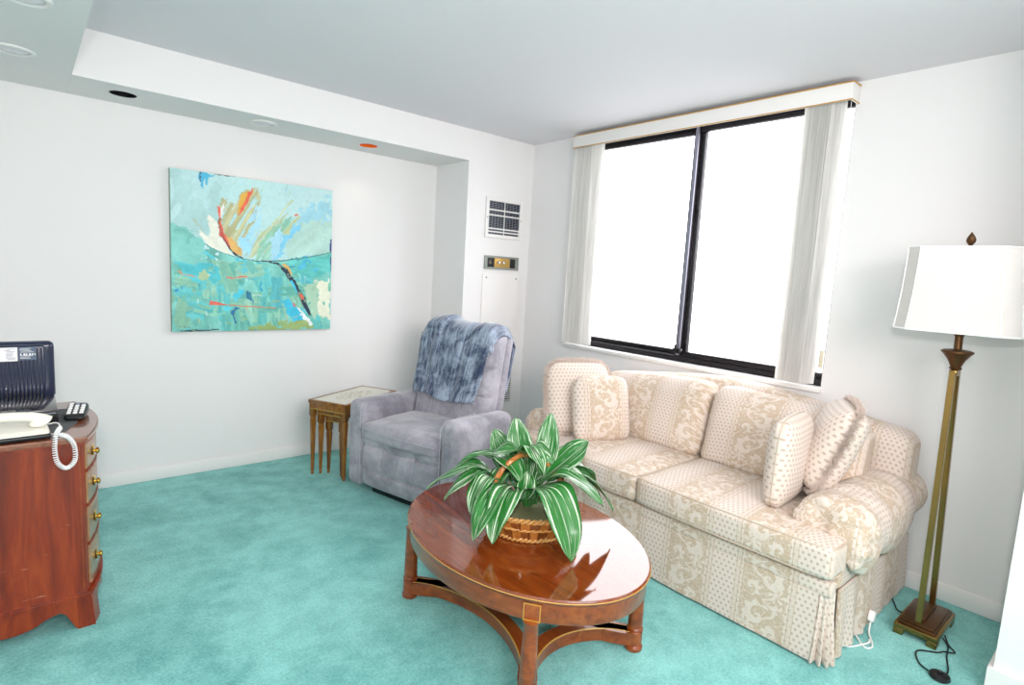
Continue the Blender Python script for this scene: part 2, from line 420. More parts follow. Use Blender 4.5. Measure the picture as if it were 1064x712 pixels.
# dropped soffit with round holes for the downlights
CANS = [(-3.195, -0.218), (-2.762, 0.192), (-2.06, 0.171), (-1.355, 0.208), (-3.16, -0.93)]
def soffit(name, a, b, cans):
    o = struct(name, B(a, b), M['wall'], smooth=0)
    for (x, y) in cans:
        c = obj('cutter', lathe([(0.062, H2 - 0.05), (0.062, H2 + 0.13)], 32, (x, y, 0)), None, smooth=0)
        md = o.modifiers.new('hole', 'BOOLEAN'); md.object = c; md.operation = 'DIFFERENCE'; md.solver = 'EXACT'
        dg = bpy.context.evaluated_depsgraph_get(); me = bpy.data.meshes.new_from_object(o.evaluated_get(dg))
        o.modifiers.clear(); o.data = me; bpy.data.objects.remove(c)
    return o
soffit('ceiling_soffit_left', (X2, 0.0, H2), (X1, D, H - 0.0005), [CANS[1], CANS[2], CANS[3]])
soffit('ceiling_soffit_side', (XL, YB + 0.001, H2), (X2 - 0.0005, D, H - 0.0005), [CANS[0], CANS[4]])
# baseboards
def baseboard(name, a, b):
    bm = bmesh.new(); box(bm, a, b, 0.004); struct(name, bm, M['trim'])
baseboard('baseboard_left_recess', (XL, D - 0.012, 0.0), (X1 - 0.001, D - 0.0005, 0.082))
baseboard('baseboard_left_return', (X1 - 0.013, 0.001, 0.0), (X1 - 0.0005, D - 0.013, 0.082))
baseboard('baseboard_left', (X1, -0.013, 0.0), (-0.014, -0.0005, 0.082))
baseboard('baseboard_right', (-0.013, -3.269, 0.0), (-0.0005, -0.001, 0.082))

# downlights
def downlight(i, kind):
    x, y = CANS[i]
    lab = {'dark': 'open black recessed downlight without trim in the soffit, above painting left side',
           'amber': 'recessed downlight glowing orange inside, nearest the soffit end',
           'white': 'white round recessed downlight between the black and orange ones',
           'side': 'white round recessed downlight at left edge of the photo',
           'top': 'white round recessed downlight cut off by the photo top left edge'}[kind]
    r = empty('recessed_downlight', lab, 'ceiling light', (x, y, H2), group='round downlights in the dropped soffit')
    if kind in ('dark', 'amber'):
        n = lathe([(0.0605, 0.0), (0.0605, 0.12)], 32, cap=False); 
        top = lathe([(0.0, 0.12), (0.0605, 0.12)], 32, cap=False); merge(n, top)
        obj('can', n, M['black'] if kind == 'dark' else M['amber'], r, recalc=False)
        obj('bulb', lathe([(0.001, 0.05), (0.03, 0.055), (0.042, 0.075), (0.042, 0.09), (0.02, 0.118)], 20), M['black_gloss'] if kind == 'dark' else M['amber'], r)
    else:
        obj('trim_ring', lathe([(0.058, 0.006), (0.058, -0.004), (0.066, -0.009), (0.076, -0.006), (0.078, -0.0005)], 36, cap=False), M['trim'], r)
        obj('lens', lathe([(0.0005, -0.010), (0.03, -0.009), (0.052, -0.004), (0.0605, 0.004), (0.0605, 0.02), (0.0005, 0.02)], 32), M['canwhite'], r)
for i, k in enumerate(('side', 'dark', 'white', 'amber', 'top')): downlight(i, k)
for i, e in ((2, 1.6), (3, 1.3)):
    l = bpy.data.lights.new('downlight_lamp', 'SPOT'); l.energy = e; l.spot_size = R(95); l.spot_blend = 0.9; l.color = (1, 0.86, 0.68); l.shadow_soft_size = 0.03
    o = bpy.data.objects.new('downlight_lamp', l); COL.objects.link(o); o.location = (CANS[i][0], CANS[i][1], H2 - 0.02); o.rotation_euler = (R(12), 0, 0)

# ---------------------------------------------------------------- window
def frame_rect(bm, y0, y1, z0, z1, w, x0, x1, wb=None, wt=None, wl=None):
    wb = wb or w; wt = wt or w; wl = wl or w
    box(bm, (x0, y0, z0), (x1, y0 + wl, z1), 0.002); box(bm, (x0, y1 - w, z0), (x1, y1, z1), 0.002)
    box(bm, (x0, y0 + wl, z0), (x1, y1 - w, z0 + wb), 0.002); box(bm, (x0, y0 + wl, z1 - wt), (x1, y1 - w, z1), 0.002)
win = bmesh.new(); frame_rect(win, WY0 + 0.001, WY1 - 0.001, WZ0 + 0.0, WZ1 - 0.001, 0.035, 0.055, 0.15, wl=0.012, wt=0.05)
w_o = struct('window_1', win, M['black_metal'])
s = bmesh.new(); frame_rect(s, WY0 + 0.0135, -1.435, WZ0 + 0.036, WZ1 - 0.036, 0.032, 0.062, 0.095, wl=0.012, wt=0.046); obj('sliding_sash', s, M['black_metal'], w_o)
s = bmesh.new(); frame_rect(s, -1.490, WY1 - 0.036, WZ0 + 0.036, WZ1 - 0.036, 0.032, 0.100, 0.135, wt=0.046); obj('fixed_sash', s, M['black_metal'], w_o)
obj('meeting_rail', B((0.050, -1.472, WZ0 + 0.04), (0.062, -1.448, WZ1 - 0.04), 0.003), M['grey_metal'], w_o)
lt = bmesh.new(); box(lt, (0.030, -1.490, WZ0 + 0.052), (0.062, -1.435, WZ0 + 0.085), 0.004); box(lt, (0.020, -1.470, WZ0 + 0.060), (0.034, -1.452, WZ0 + 0.11), 0.004); obj('latch', lt, M['black_metal'], w_o)
obj('window_pane', B((0.077, WY0 + 0.026, WZ0 + 0.068), (0.080, -1.467, WZ1 - 0.068)), M['glass'], w_o, smooth=0)
obj('window_pane', B((0.116, -1.458, WZ0 + 0.068), (0.119, WY1 - 0.068, WZ1 - 0.068)), M['glass'], w_o, smooth=0)
sl = bmesh.new(); box(sl, (-0.022, WY0 - 0.005, 0.858), (0.055, WY1 + 0.012, 0.884), 0.004)
obj('window_sill', sl, M['trim'], w_o)
# vertical blind: valance with gold trim, vanes drawn to both sides
bl = empty('vertical_blind', 'white vertical blind drawn open to both sides of the window, gold-edged valance', 'window blind', (-0.05, -1.45, 0.89))
def L(bm, o): 
    for v in bm.verts: v.co -= Vector(o)
    return bm
bo = (-0.05, -1.45, 0.89)
va = bmesh.new(); y0, y1 = -2.392, -0.533
box(va, (-0.098, y0, 2.330), (-0.092, y1, 2.418), 0.001); box(va, (-0.092, y0, 2.330), (-0.003, y0 + 0.006, 2.418), 0.001); box(va, (-0.092, y1 - 0.006, 2.330), (-0.003, y1, 2.418), 0.001)
box(va, (-0.092, y0 + 0.006, 2.412), (-0.003, y1 - 0.006, 2.418))
vo = obj('valance', L(va, bo), M['trim'], bl)
tr = bmesh.new()
for z in (2.330, 2.414):
    box(tr, (-0.1005, y0 - 0.002, z), (-0.098, y1 + 0.002, z + 0.006)); box(tr, (-0.098, y0 - 0.003, z), (-0.003, y0 - 0.0003, z + 0.006)); box(tr, (-0.098, y1 + 0.0003, z), (-0.003, y1 + 0.003, z + 0.006))
obj('gold_trim', L(tr, bo), M['inlay'], vo)
hr = B((-0.068, y0 + 0.02, 2.352), (-0.032, y1 - 0.02, 2.40), 0.003); obj('headrail', L(hr, bo), M['white'], bl)
def vane(yc, ang, z0=0.900):
    bm = bmesh.new(); n = 8; pts = []
    for j in range(n + 1):
        s = (j / n - 0.5); pts.append((s * 0.089, 0.006 * (1 - (2 * s) ** 2)))
    lo = [(a, b) for a, b in pts]; hi = [(a, b + 0.0012) for a, b in pts[::-1]]
    ring = lo + hi
    ca, sa = math.cos(ang), math.sin(ang)
    loft(bm, [[(-0.05 + a * ca - b * sa, yc + a * sa + b * ca, z) for a, b in ring] for z in (z0, 1.4, 1.9, 2.352)])
    return obj('vane', L(bm, bo), M['vane'], bl)
for k in range(10): vane(-0.560 - k * 0.0195, R(-58 + k * 0.8))
for k in range(11): vane(-2.195 - k * 0.0125, R(-38 + k * 0.6))
bd = tube([(-0.075, -2.383, 2.33), (-0.075, -2.384, 1.6), (-0.072, -2.384, 1.05)], 0.0012, 6); obj('bead_chain', L(bd, bo), M['white'], bl)
tg = B((-0.078, -2.399, 1.00), (-0.070, -2.378, 1.09), 0.002); obj('chain_weight', L(tg, bo), simple('beige_plastic', (226, 216, 190), 0.5), bl)

# ---------------------------------------------------------------- things on the left wall
def y_wall(name, label, cat, x0, x1, z0, z1): return empty(name, label, cat, ((x0 + x1) / 2, 0, (z0 + z1) / 2))
g = y_wall('air_vent', 'square white-framed air vent with dark grille, high on wall by the corner', 'air vent', -0.472, -0.10, 1.665, 1.975)
def rectframe(hx, hz, w, y0, y1, bev=0.002):
    bm = bmesh.new(); box(bm, (-hx, y0, -hz), (-hx + w, y1, hz), bev); box(bm, (hx - w, y0, -hz), (hx, y1, hz), bev)
    box(bm, (-hx + w, y0, -hz), (hx - w, y1, -hz + w), bev); box(bm, (-hx + w, y0, hz - w), (hx - w, y1, hz), bev); return bm
obj('frame', rectframe(0.186, 0.155, 0.028, -0.014, -0.0005), M['trim'], g)
obj('backing', B((-0.158, -0.004, -0.127), (0.158, -0.001, 0.127)), M['black'], g)
gr = bmesh.new()
for j in range(20):
    z = -0.122 + j * 0.0128; box(gr, (-0.158, -0.010, z), (0.158, -0.006, z + 0.0016))
for j in range(11):
    x = -0.15 + j * 0.03; box(gr, (x - 0.0009, -0.0065, -0.127), (x + 0.0009, -0.0045, 0.127))
gb_ = bmesh.new(); box(gb_, (-0.003, -0.012, -0.127), (0.003, -0.006, 0.127))
for z in (0.055, 0.015, -0.088, -0.112): box(gb_, (-0.158, -0.0125, z), (0.158, -0.006, z + 0.010))
obj('grille_bars', gb_, M['trim'], g)
obj('grille', gr, simple('steel_grille', (150, 156, 172), 0.4, 0.3), g)
sc = bmesh.new()
for s in (-1, 1): lathe([(0.0005, 0), (0.005, 0), (0.005, 0.002), (0.0005, 0.003)], 10, (0, 0, 0), sc)
sc.free()
for s in (-1, 1):
    c = bmesh.new(); n = lathe([(0.0005, 0), (0.005, 0), (0.004, 0.003), (0.0005, 0.0035)], 10); merge(c, n, Matrix.Translation((s * 0.172, -0.014, 0)) @ Matrix.Rotation(PI / 2, 4, 'X')); obj('screw', c, M['greyplate'], g)
g = y_wall('control_panel', 'grey rectangular control panel with gold plate and two knobs below the vent', 'control panel', -0.463, -0.11, 1.42, 1.527)
obj('frame', rectframe(0.176, 0.053, 0.014, -0.012, -0.0005), M['greyplate'], g)
bk = bmesh.new(); box(bk, (-0.162, -0.006, -0.039), (0.162, -0.0005, 0.039)); obj('backplate', bk, M['greyplate'], g)
obj('gold_plate', B((-0.078, -0.010, -0.037), (0.082, -0.0062, 0.037), 0.001), M['bronzeplate'], g)
obj('black_switch', B((-0.142, -0.012, -0.036), (-0.080, -0.0062, 0.036), 0.002), M['black'], g)
obj('black_slot', B((0.086, -0.010, -0.036), (0.140, -0.0062, 0.036), 0.002), M['black'], g)
tk = bmesh.new(); box(tk, (-0.128, -0.0128, -0.004), (-0.110, -0.012, -0.001)); box(tk, (-0.120, -0.0128, 0.006), (-0.117, -0.012, 0.012)); obj('printed_mark', tk, M['bead'], g, smooth=0)
for x in (-0.038, 0.010):
    n = lathe([(0.0005, 0), (0.012, 0), (0.012, 0.012), (0.009, 0.018), (0.0005, 0.019)], 16); c = bmesh.new()
    merge(c, n, Matrix.Translation((x, -0.010, 0.002)) @ Matrix.Rotation(PI / 2, 4, 'X')); obj('knob', c, M['chrome'], g)
g = y_wall('access_panel', 'white screwed access panel on the wall below the control panel', 'access panel', -0.473, -0.085, 0.80, 1.385)
obj('cover', B((-0.192, -0.006, -0.29), (0.192, -0.0005, 0.292), 0.002), M['trim'], g)
for sx in (-0.155, 0.155):
    n = lathe([(0.0005, 0), (0.008, 0), (0.006, 0.003), (0.0005, 0.0035)], 12); c = bmesh.new()
    merge(c, n, Matrix.Translation((sx, -0.006, 0.262)) @ Matrix.Rotation(PI / 2, 4, 'X')); obj('screw', c, M['greyplate'], g)
g = y_wall('wall_grille', 'white louvred floor-level air grille behind the recliner', 'air grille', -0.46, -0.115, 0.32, 0.755)
obj('frame', rectframe(0.178, 0.2175, 0.012, -0.012, -0.0005), M['trim'], g)
obj('backing', B((-0.166, -0.003, -0.205), (0.166, -0.0008, 0.205)), M['black'], g)
lv = bmesh.new()
for j in range(22): box(lv, (-0.166, -0.011, -0.2 + j * 0.0188), (0.166, -0.004, -0.2 + j * 0.0188 + 0.009))
obj('louvres', lv, M['trim'], g)

# ---------------------------------------------------------------- painting
def painting():
    N = 250
    # homography: crop pixels of the four corners -> canvas uv
    src = [(57, 52), (658, 133), (655, 645), (68, 660)]; dst = [(0, 0), (1, 0), (1, 1), (0, 1)]
    A = []; bb = []
    for (x, y), (u, v) in zip(src, dst):
        A.append([x, y, 1, 0, 0, 0, -u * x, -u * y]); bb.append(u); A.append([0, 0, 0, x, y, 1, -v * x, -v * y]); bb.append(v)
    h = np.linalg.solve(np.array(A, float), np.array(bb, float)); Hm = np.append(h, 1).reshape(3, 3)
    def uvp(P): 
        P = np.array([(x, y, 1) for x, y in P], float) @ Hm.T; return P[:, :2] / P[:, 2:]
    rng = np.random.RandomState(3)
    g = np.linspace(0, 1, N + 1); Ug, Vg = np.meshgrid(g, g)
    def nz(fx, fy, seed=0, ang=0.0):
        r = np.random.RandomState(seed); ca, sa = math.cos(ang), math.sin(ang)
        a = Ug * ca + Vg * sa; b = -Ug * sa + Vg * ca
        G = r.rand(64, 64)
        def bil(x, y):
            xi = np.floor(x).astype(int); yi = np.floor(y).astype(int); fx_ = x - xi; fy_ = y - yi
            fx_ = fx_ * fx_ * (3 - 2 * fx_); fy_ = fy_ * fy_ * (3 - 2 * fy_)
            return (G[xi % 64, yi % 64] * (1 - fx_) + G[(xi + 1) % 64, yi % 64] * fx_) * (1 - fy_) + (G[xi % 64, (yi + 1) % 64] * (1 - fx_) + G[(xi + 1) % 64, (yi + 1) % 64] * fx_) * fy_
        return 0.6 * bil(a * fx + 40, b * fy + 40) + 0.4 * bil(a * fx * 2.3 + 90, b * fy * 2.3 + 90)
    C = np.zeros((N + 1, N + 1, 3))
    c3 = lambda c: np.array(c, float)
    C[:] = c3((186, 224, 226))
    wx = (nz(26, 26, 5) - 0.5); wy = (nz(26, 26, 6) - 0.5)
    def inside(P, w):
        x = Ug + wx * w; y = Vg + wy * w; r = np.zeros_like(Ug, bool); n = len(P)
        for i in range(n):
            (xa, ya), (xb, yb) = P[i], P[(i + 1) % n]
            c = ((ya > y) != (yb > y)) & (x < (xb - xa) * (y - ya) / (yb - ya + 1e-12) + xa); r ^= c
        return r
    def paint(P, col, w=0.03, streak=None, amt=0.0, cov=0.0, seed=1):
        m = inside(uvp(P), w)
        if cov:
            s = nz(*(streak[:2]), seed=seed + 20, ang=streak[2]) if streak else nz(20, 20, seed + 20)
            m &= s > cov
        v = nz(*(streak[:2]), seed=seed, ang=streak[2]) if streak else nz(18, 18, seed)
        C[m] = c3(col) + ((v[m] - 0.5) * amt)[:, None]
    # broad sky variation
    m = nz(5, 5, 11); C += ((m - 0.5) * 22)[:, :, None] * c3((1, .5, .5)); 
    paint([(60, 60), (230, 80), (250, 260), (160, 330), (60, 270)], (172, 214, 214), 0.08, (10, 4, 0.4), 20, 0.35)
    paint([(540, 200), (655, 160), (655, 260), (560, 300), (520, 260)], (160, 214, 228), 0.12, (12, 5, 0.8), 20, 0.3)
    paint([(520, 260), (655, 240), (655, 365), (500, 388), (480, 330)], (180, 218, 208), 0.08, (14, 5, 0.9), 24, 0.3, 4)
    # lower land
    paint([(57, 255), (120, 280), (190, 335), (260, 370), (330, 388), (420, 395), (470, 392), (560, 380), (655, 357), (655, 645), (68, 660)], (118, 196, 186), 0.01, (9, 9, 0.2), 70)
    # turquoise / green knife patches
    pal = [(80, 186, 190), (120, 200, 190), (150, 200, 166), (70, 196, 214), (164, 202, 160), (90, 174, 156), (176, 206, 172), (60, 176, 206)]
    for k in range(95):
        x = rng.uniform(70, 650); y = rng.uniform(400, 640)
        if y < 400 and x > 250: continue
        s = rng.uniform(16, 40); a = rng.uniform(-.25, .25) + (1.35 if rng.rand() < .6 else 0); l = s * rng.uniform(1.2, 2.2)
        q = [(x + math.cos(a) * dx - math.sin(a) * dy, y + math.sin(a) * dx + math.cos(a) * dy) for dx, dy in ((-l, -s * .6), (l, -s * .6), (l, s * .6), (-l, s * .6))]
        lim = 270 + (x - 57) * 0.62 if x < 260 else (396 if x < 470 else 396 - (x - 470) * 0.2)
        q = [(px_, max(py_, lim)) for px_, py_ in q]
        paint(q, [0.45 * u_ + 0.55 * w_ for u_, w_ in zip(pal[rng.randint(len(pal))], (116, 196, 184))], 0.018, (5, 34, a), 44, 0.30, k)
    paint([(57, 255), (120, 280), (190, 335), (200, 420), (120, 430), (60, 400)], (126, 204, 196), 0.04, (6, 12, 0.3), 30, 0.3, 2)
    paint([(75, 380), (240, 380), (260, 460), (150, 500), (80, 430)], (78, 200, 210), 0.10, (8, 20, 0.3), 40, 0.45, 3)
    paint([(240, 375), (340, 395), (350, 430), (250, 450)], (96, 204, 216), 0.08, (8, 20, 0.3), 30, 0.4, 9)
    paint([(470, 395), (655, 365), (655, 430), (600, 455), (520, 440)], (88, 192, 186), 0.05, (9, 22, 0.1), 50, 0.2, 5)
    paint([(520, 390), (600, 385), (590, 430), (530, 430)], (74, 186, 214), 0.10, None, 30, 0.5, 6)
    # pale sky feather shapes
    paint([(300, 190), (330, 130), (380, 120), (390, 170), (370, 250), (340, 300), (300, 350), (265, 300), (250, 250), (262, 170)], (190, 190, 144), 0.03, (60, 5, 0.5), 60, 0.38, 7)
    paint([(240, 180), (268, 150), (262, 210), (250, 290), (238, 250)], (184, 184, 138), 0.05, (40, 6, 0.5), 30, 0.4, 8)
    paint([(430, 260), (500, 165), (520, 175), (470, 250), (430, 330), (400, 390), (340, 380), (350, 320)], (186, 200, 160), 0.03, (60, 5, 0.6), 50, 0.40, 9)
    paint([(420, 280), (500, 230), (540, 215), (500, 270), (450, 340), (420, 392), (375, 392), (390, 330)], (150, 208, 186), 0.03, (60, 6, 0.7), 50, 0.38, 10)
    paint([(440, 300), (525, 215), (540, 225), (470, 330)], (188, 200, 150), 0.05, (40, 6, 0.7), 26, 0.5, 12)
    paint([(310, 330), (330, 280), (380, 190), (400, 220), (370, 330), (350, 380), (320, 375)], (168, 220, 238), 0.03, (44, 6, 0.5), 30, 0.45, 13)
    paint([(420, 385), (450, 330), (520, 255), (535, 275), (490, 330), (460, 388)], (130, 210, 240), 0.05, (30, 6, 0.6), 30, 0.35, 14)
    paint([(440, 300), (470, 270), (478, 320), (440, 385), (425, 380)], (172, 222, 240), 0.05, (30, 6, 0.6), 16, 0.2, 15)
    paint([(330, 310), (350, 300), (360, 340), (345, 360), (325, 350)], (160, 222, 246), 0.06, None, 16, 0.2, 16)
    # white sweep left
    paint([(195, 225), (232, 250), (250, 310), (290, 375), (262, 372), (190, 330), (160, 285), (205, 300)], (236, 238, 224), 0.04, (30, 8, -0.6), 20, 0.22, 17)
    paint([(262, 180), (242, 200), (238, 240), (255, 215)], (236, 238, 236), 0.02, None, 12, 0.2, 18)
    paint([(165, 270), (140, 230), (150, 235), (185, 290)], (168, 196, 172), 0.03, None, 10, 0.2, 19)
    # orange / yellow / red
    paint([(262, 300), (292, 305), (312, 350), (325, 380), (300, 370), (275, 335)], (226, 178, 98), 0.04, None, 30, 0.15, 20)
    paint([(232, 190), (244, 195), (242, 240), (258, 285), (285, 350), (275, 348), (244, 300), (236, 250)], (226, 98, 70), 0.02, None, 24, 0.0, 21)
    paint([(236, 236), (248, 240), (240, 262), (234, 256)], (150, 90, 60), 0.02, None, 20, 0.0, 22)
    paint([(322, 150), (345, 138), (320, 200), (304, 235), (312, 180)], (226, 174, 62), 0.02, (30, 6, 0.5), 24, 0.0, 23)
    paint([(345, 140), (364, 122), (358, 150), (336, 190), (312, 235), (318, 200)], (228, 98, 66), 0.02, (30, 6, 0.5), 24, 0.0, 24)
    # horizon line and dark diagonal
    def line(P, w, col, jag=0.01):
        for i in range(len(P) - 1):
            (xa, ya), (xb, yb) = P[i], P[i + 1]; d = math.hypot(xb - xa, yb - ya) or 1; nx, ny = -(yb - ya) / d, (xb - xa) / d
            w0, w1 = (w[i], w[i + 1]) if hasattr(w, '__len__') else (w, w)
            paint([(xa + nx * w0, ya + ny * w0), (xb + nx * w1, yb + ny * w1), (xb - nx * w1, yb - ny * w1), (xa - nx * w0, ya - ny * w0)], col, jag, None, 8)
    line([(240, 262), (256, 310), (280, 350), (305, 375), (330, 387)], [1, 1.5, 3, 4, 2], (36, 44, 66))
    line([(190, 332), (240, 362), (300, 380)], 1.2, (70, 150, 140)); line([(330, 388), (390, 396), (470, 392), (560, 382), (655, 360)], [1.5, 2, 2.2, 1.5, 1], (56, 120, 116))
    line([(395, 394), (455, 400), (485, 425), (520, 480), (548, 530), (582, 598)], [2, 3, 6, 9, 9, 5], (24, 42, 70), 0.02)
    line([(480, 400), (508, 440)], [5, 4], (222, 180, 96), 0.02)
    line([(505, 468), (530, 510)], [5, 3], (60, 200, 232), 0.02)
    line([(540, 515), (553, 535)], [5, 4], (222, 96, 76), 0.02)
    paint([(505, 550), (518, 548), (530, 572), (516, 574)], (230, 92, 72), 0.02); 
    paint([(520, 560), (540, 570), (590, 625), (592, 640), (560, 615), (528, 585)], (238, 244, 244), 0.02, (20, 6, 0.9), 14, 0.1)
    paint([(470, 540), (500, 535), (560, 605), (545, 622), (510, 610)], (64, 194, 226), 0.04, None, 20, 0.2)
    paint([(495, 560), (515, 590), (545, 620), (520, 622)], (64, 196, 228), 0.04, None, 20)
    for k in range(46):                                        # thin palette-knife drags
        x = rng.uniform(80, 640); y = rng.uniform(405, 635); l = rng.uniform(8, 30); vert_ = rng.rand() < .65; w_ = rng.uniform(1.2, 3.5)
        line([(x, y), (x + (rng.uniform(-4, 4) if vert_ else l), y + (l if vert_ else rng.uniform(-3, 3)))], [w_, w_ * .4], [(176, 220, 214), (60, 160, 176), (150, 186, 130), (200, 232, 226), (40, 130, 160), (196, 196, 140)][rng.randint(6)], 0.02)
    for k in range(30):                                        # loose strokes in the pale upper part
        x = rng.uniform(90, 640); y = rng.uniform(110, 330); l = rng.uniform(10, 34); w_ = rng.uniform(1, 3)
        line([(x, y), (x + l * .6, y - l)], [w_, w_ * .3], [(206, 232, 234), (160, 206, 204), (176, 214, 200), (150, 212, 232)][rng.randint(4)], 0.02)
    # small accents below
    line([(205, 548), (222, 552), (262, 556)], [9, 8, 3], (228, 98, 80), 0.02); line([(262, 556), (330, 562), (450, 568)], [2, 2.5, 1.5], (206, 140, 110), 0.01)
    line([(268, 455), (290, 459)], [4, 3], (226, 112, 92), 0.02); line([(290, 459), (345, 452)], [2, 5], (214, 136, 112), 0.02)
    line([(80, 435), (160, 458)], [2, 2], (196, 166, 140), 0.02)
    paint([(85, 500), (110, 490), (125, 520), (112, 545), (92, 525)], (40, 140, 186), 0.08, (20, 8, 0.2), 30, 0.4)
    paint([(345, 510), (368, 505), (366, 545), (352, 548)], (34, 120, 150), 0.06, (26, 6, 0.1), 30, 0.3)
    paint([(296, 570), (308, 570), (306, 628), (298, 628)], (34, 110, 160), 0.05, (26, 6, 0.1), 30, 0.3)
    paint([(385, 470), (400, 465), (398, 505), (388, 505)], (44, 170, 196), 0.05, (26, 6, 0.1), 30, 0.3)
    paint([(305, 500), (340, 500), (335, 530), (300, 535)], (72, 204, 226), 0.06, None, 16, 0.25)
    paint([(254, 562), (290, 566), (286, 578), (262, 578)], (92, 214, 230), 0.03)
    paint([(190, 370), (215, 352), (240, 370), (250, 395), (225, 418), (195, 400)], (200, 232, 236), 0.12, None, 14, 0.42)
    paint([(170, 440), (192, 425), (196, 450), (176, 475)], (176, 204, 158), 0.04)
    paint([(598, 470), (655, 455), (655, 600), (625, 610), (600, 560), (610, 520)], (232, 236, 214), 0.08, None, 14, 0.2)
    paint([(560, 480), (615, 470), (610, 590), (590, 600), (555, 520)], (172, 210, 184), 0.06, (16, 6, 0.8), 26, 0.3)
    paint([(345, 640), (480, 622), (560, 612), (600, 645), (345, 650)], (150, 176, 108), 0.05, (8, 20, 0), 30, 0.25)
    paint([(70, 500), (130, 560), (120, 640), (72, 640)], (120, 178, 152), 0.08, (22, 5, 0.2), 40, 0.4)
    line([(100, 654), (240, 652)], [3.5, 2.5], (24, 40, 66), 0.02); line([(96, 640), (140, 642)], 1, (84, 120, 110), 0.01)
    paint([(168, 68), (222, 78), (205, 90), (196, 112), (188, 95), (178, 135), (170, 110)], (66, 182, 220), 0.04); line([(170, 68), (170, 100)], 2, (28, 50, 96)); line([(222, 74), (300, 86)], [2.5, 2], (32, 40, 62))
    line([(655, 315), (654, 360)], 4, (36, 60, 130)); line([(655, 380), (655, 428)], 3, (30, 80, 130))
    paint([(515, 222), (530, 216), (530, 226), (520, 228)], (222, 120, 90), 0.01)
    C += (rng.rand(N + 1, N + 1)[:, :, None] - 0.5) * 8 + ((nz(60, 60, 31) - 0.5) * 14)[:, :, None]
    Cs = np.clip(C, 0, 255) / 255; Cl = np.where(Cs <= 0.04045, Cs / 12.92, ((Cs + 0.055) / 1.055) ** 2.4)
    relief = (nz(50, 50, 40) - 0.5) * 0.0016 + (Cs.sum(2) - 2) * 0.0006
    wdt, hgt = 0.994, 0.976
    bm = bmesh.new(); vs = []
    for j in range(N + 1):
        for i in range(N + 1): vs.append(bm.verts.new(((i / N - 0.5) * wdt, -0.0355 - relief[j, i], (0.5 - j / N) * hgt)))
    for j in range(N):
        for i in range(N):
            a = j * (N + 1) + i; bm.faces.new((vs[a], vs[a + N + 1], vs[a + N + 2], vs[a + 1]))
    t = NT('oil_paint_strokes'); at = t.n('ShaderNodeAttribute'); at.attribute_name = 'pigment'; t.set(Base_Color=at.outputs['Color'], Roughness=0.45)
    r = empty('abstract_painting', 'large square unframed abstract painting in turquoise with orange strokes on wall', 'painting', (-2.021, D - 0.001, 1.4125))
    o = obj('painted_face', bm, t.m, r, smooth=180, recalc=False)
    ca = o.data.color_attributes.new('pigment', 'FLOAT_COLOR', 'POINT')
    arr = np.ones(((N + 1) ** 2, 4), np.float32); arr[:, :3] = Cl.reshape(-1, 3); ca.data.foreach_set('color', arr.ravel())
    obj('canvas', B((-wdt / 2, -0.0345, -hgt / 2), (wdt / 2, -0.0005, hgt / 2), 0.001), simple('painted_canvas_edge', (120, 150, 128), 0.7), r)
painting()

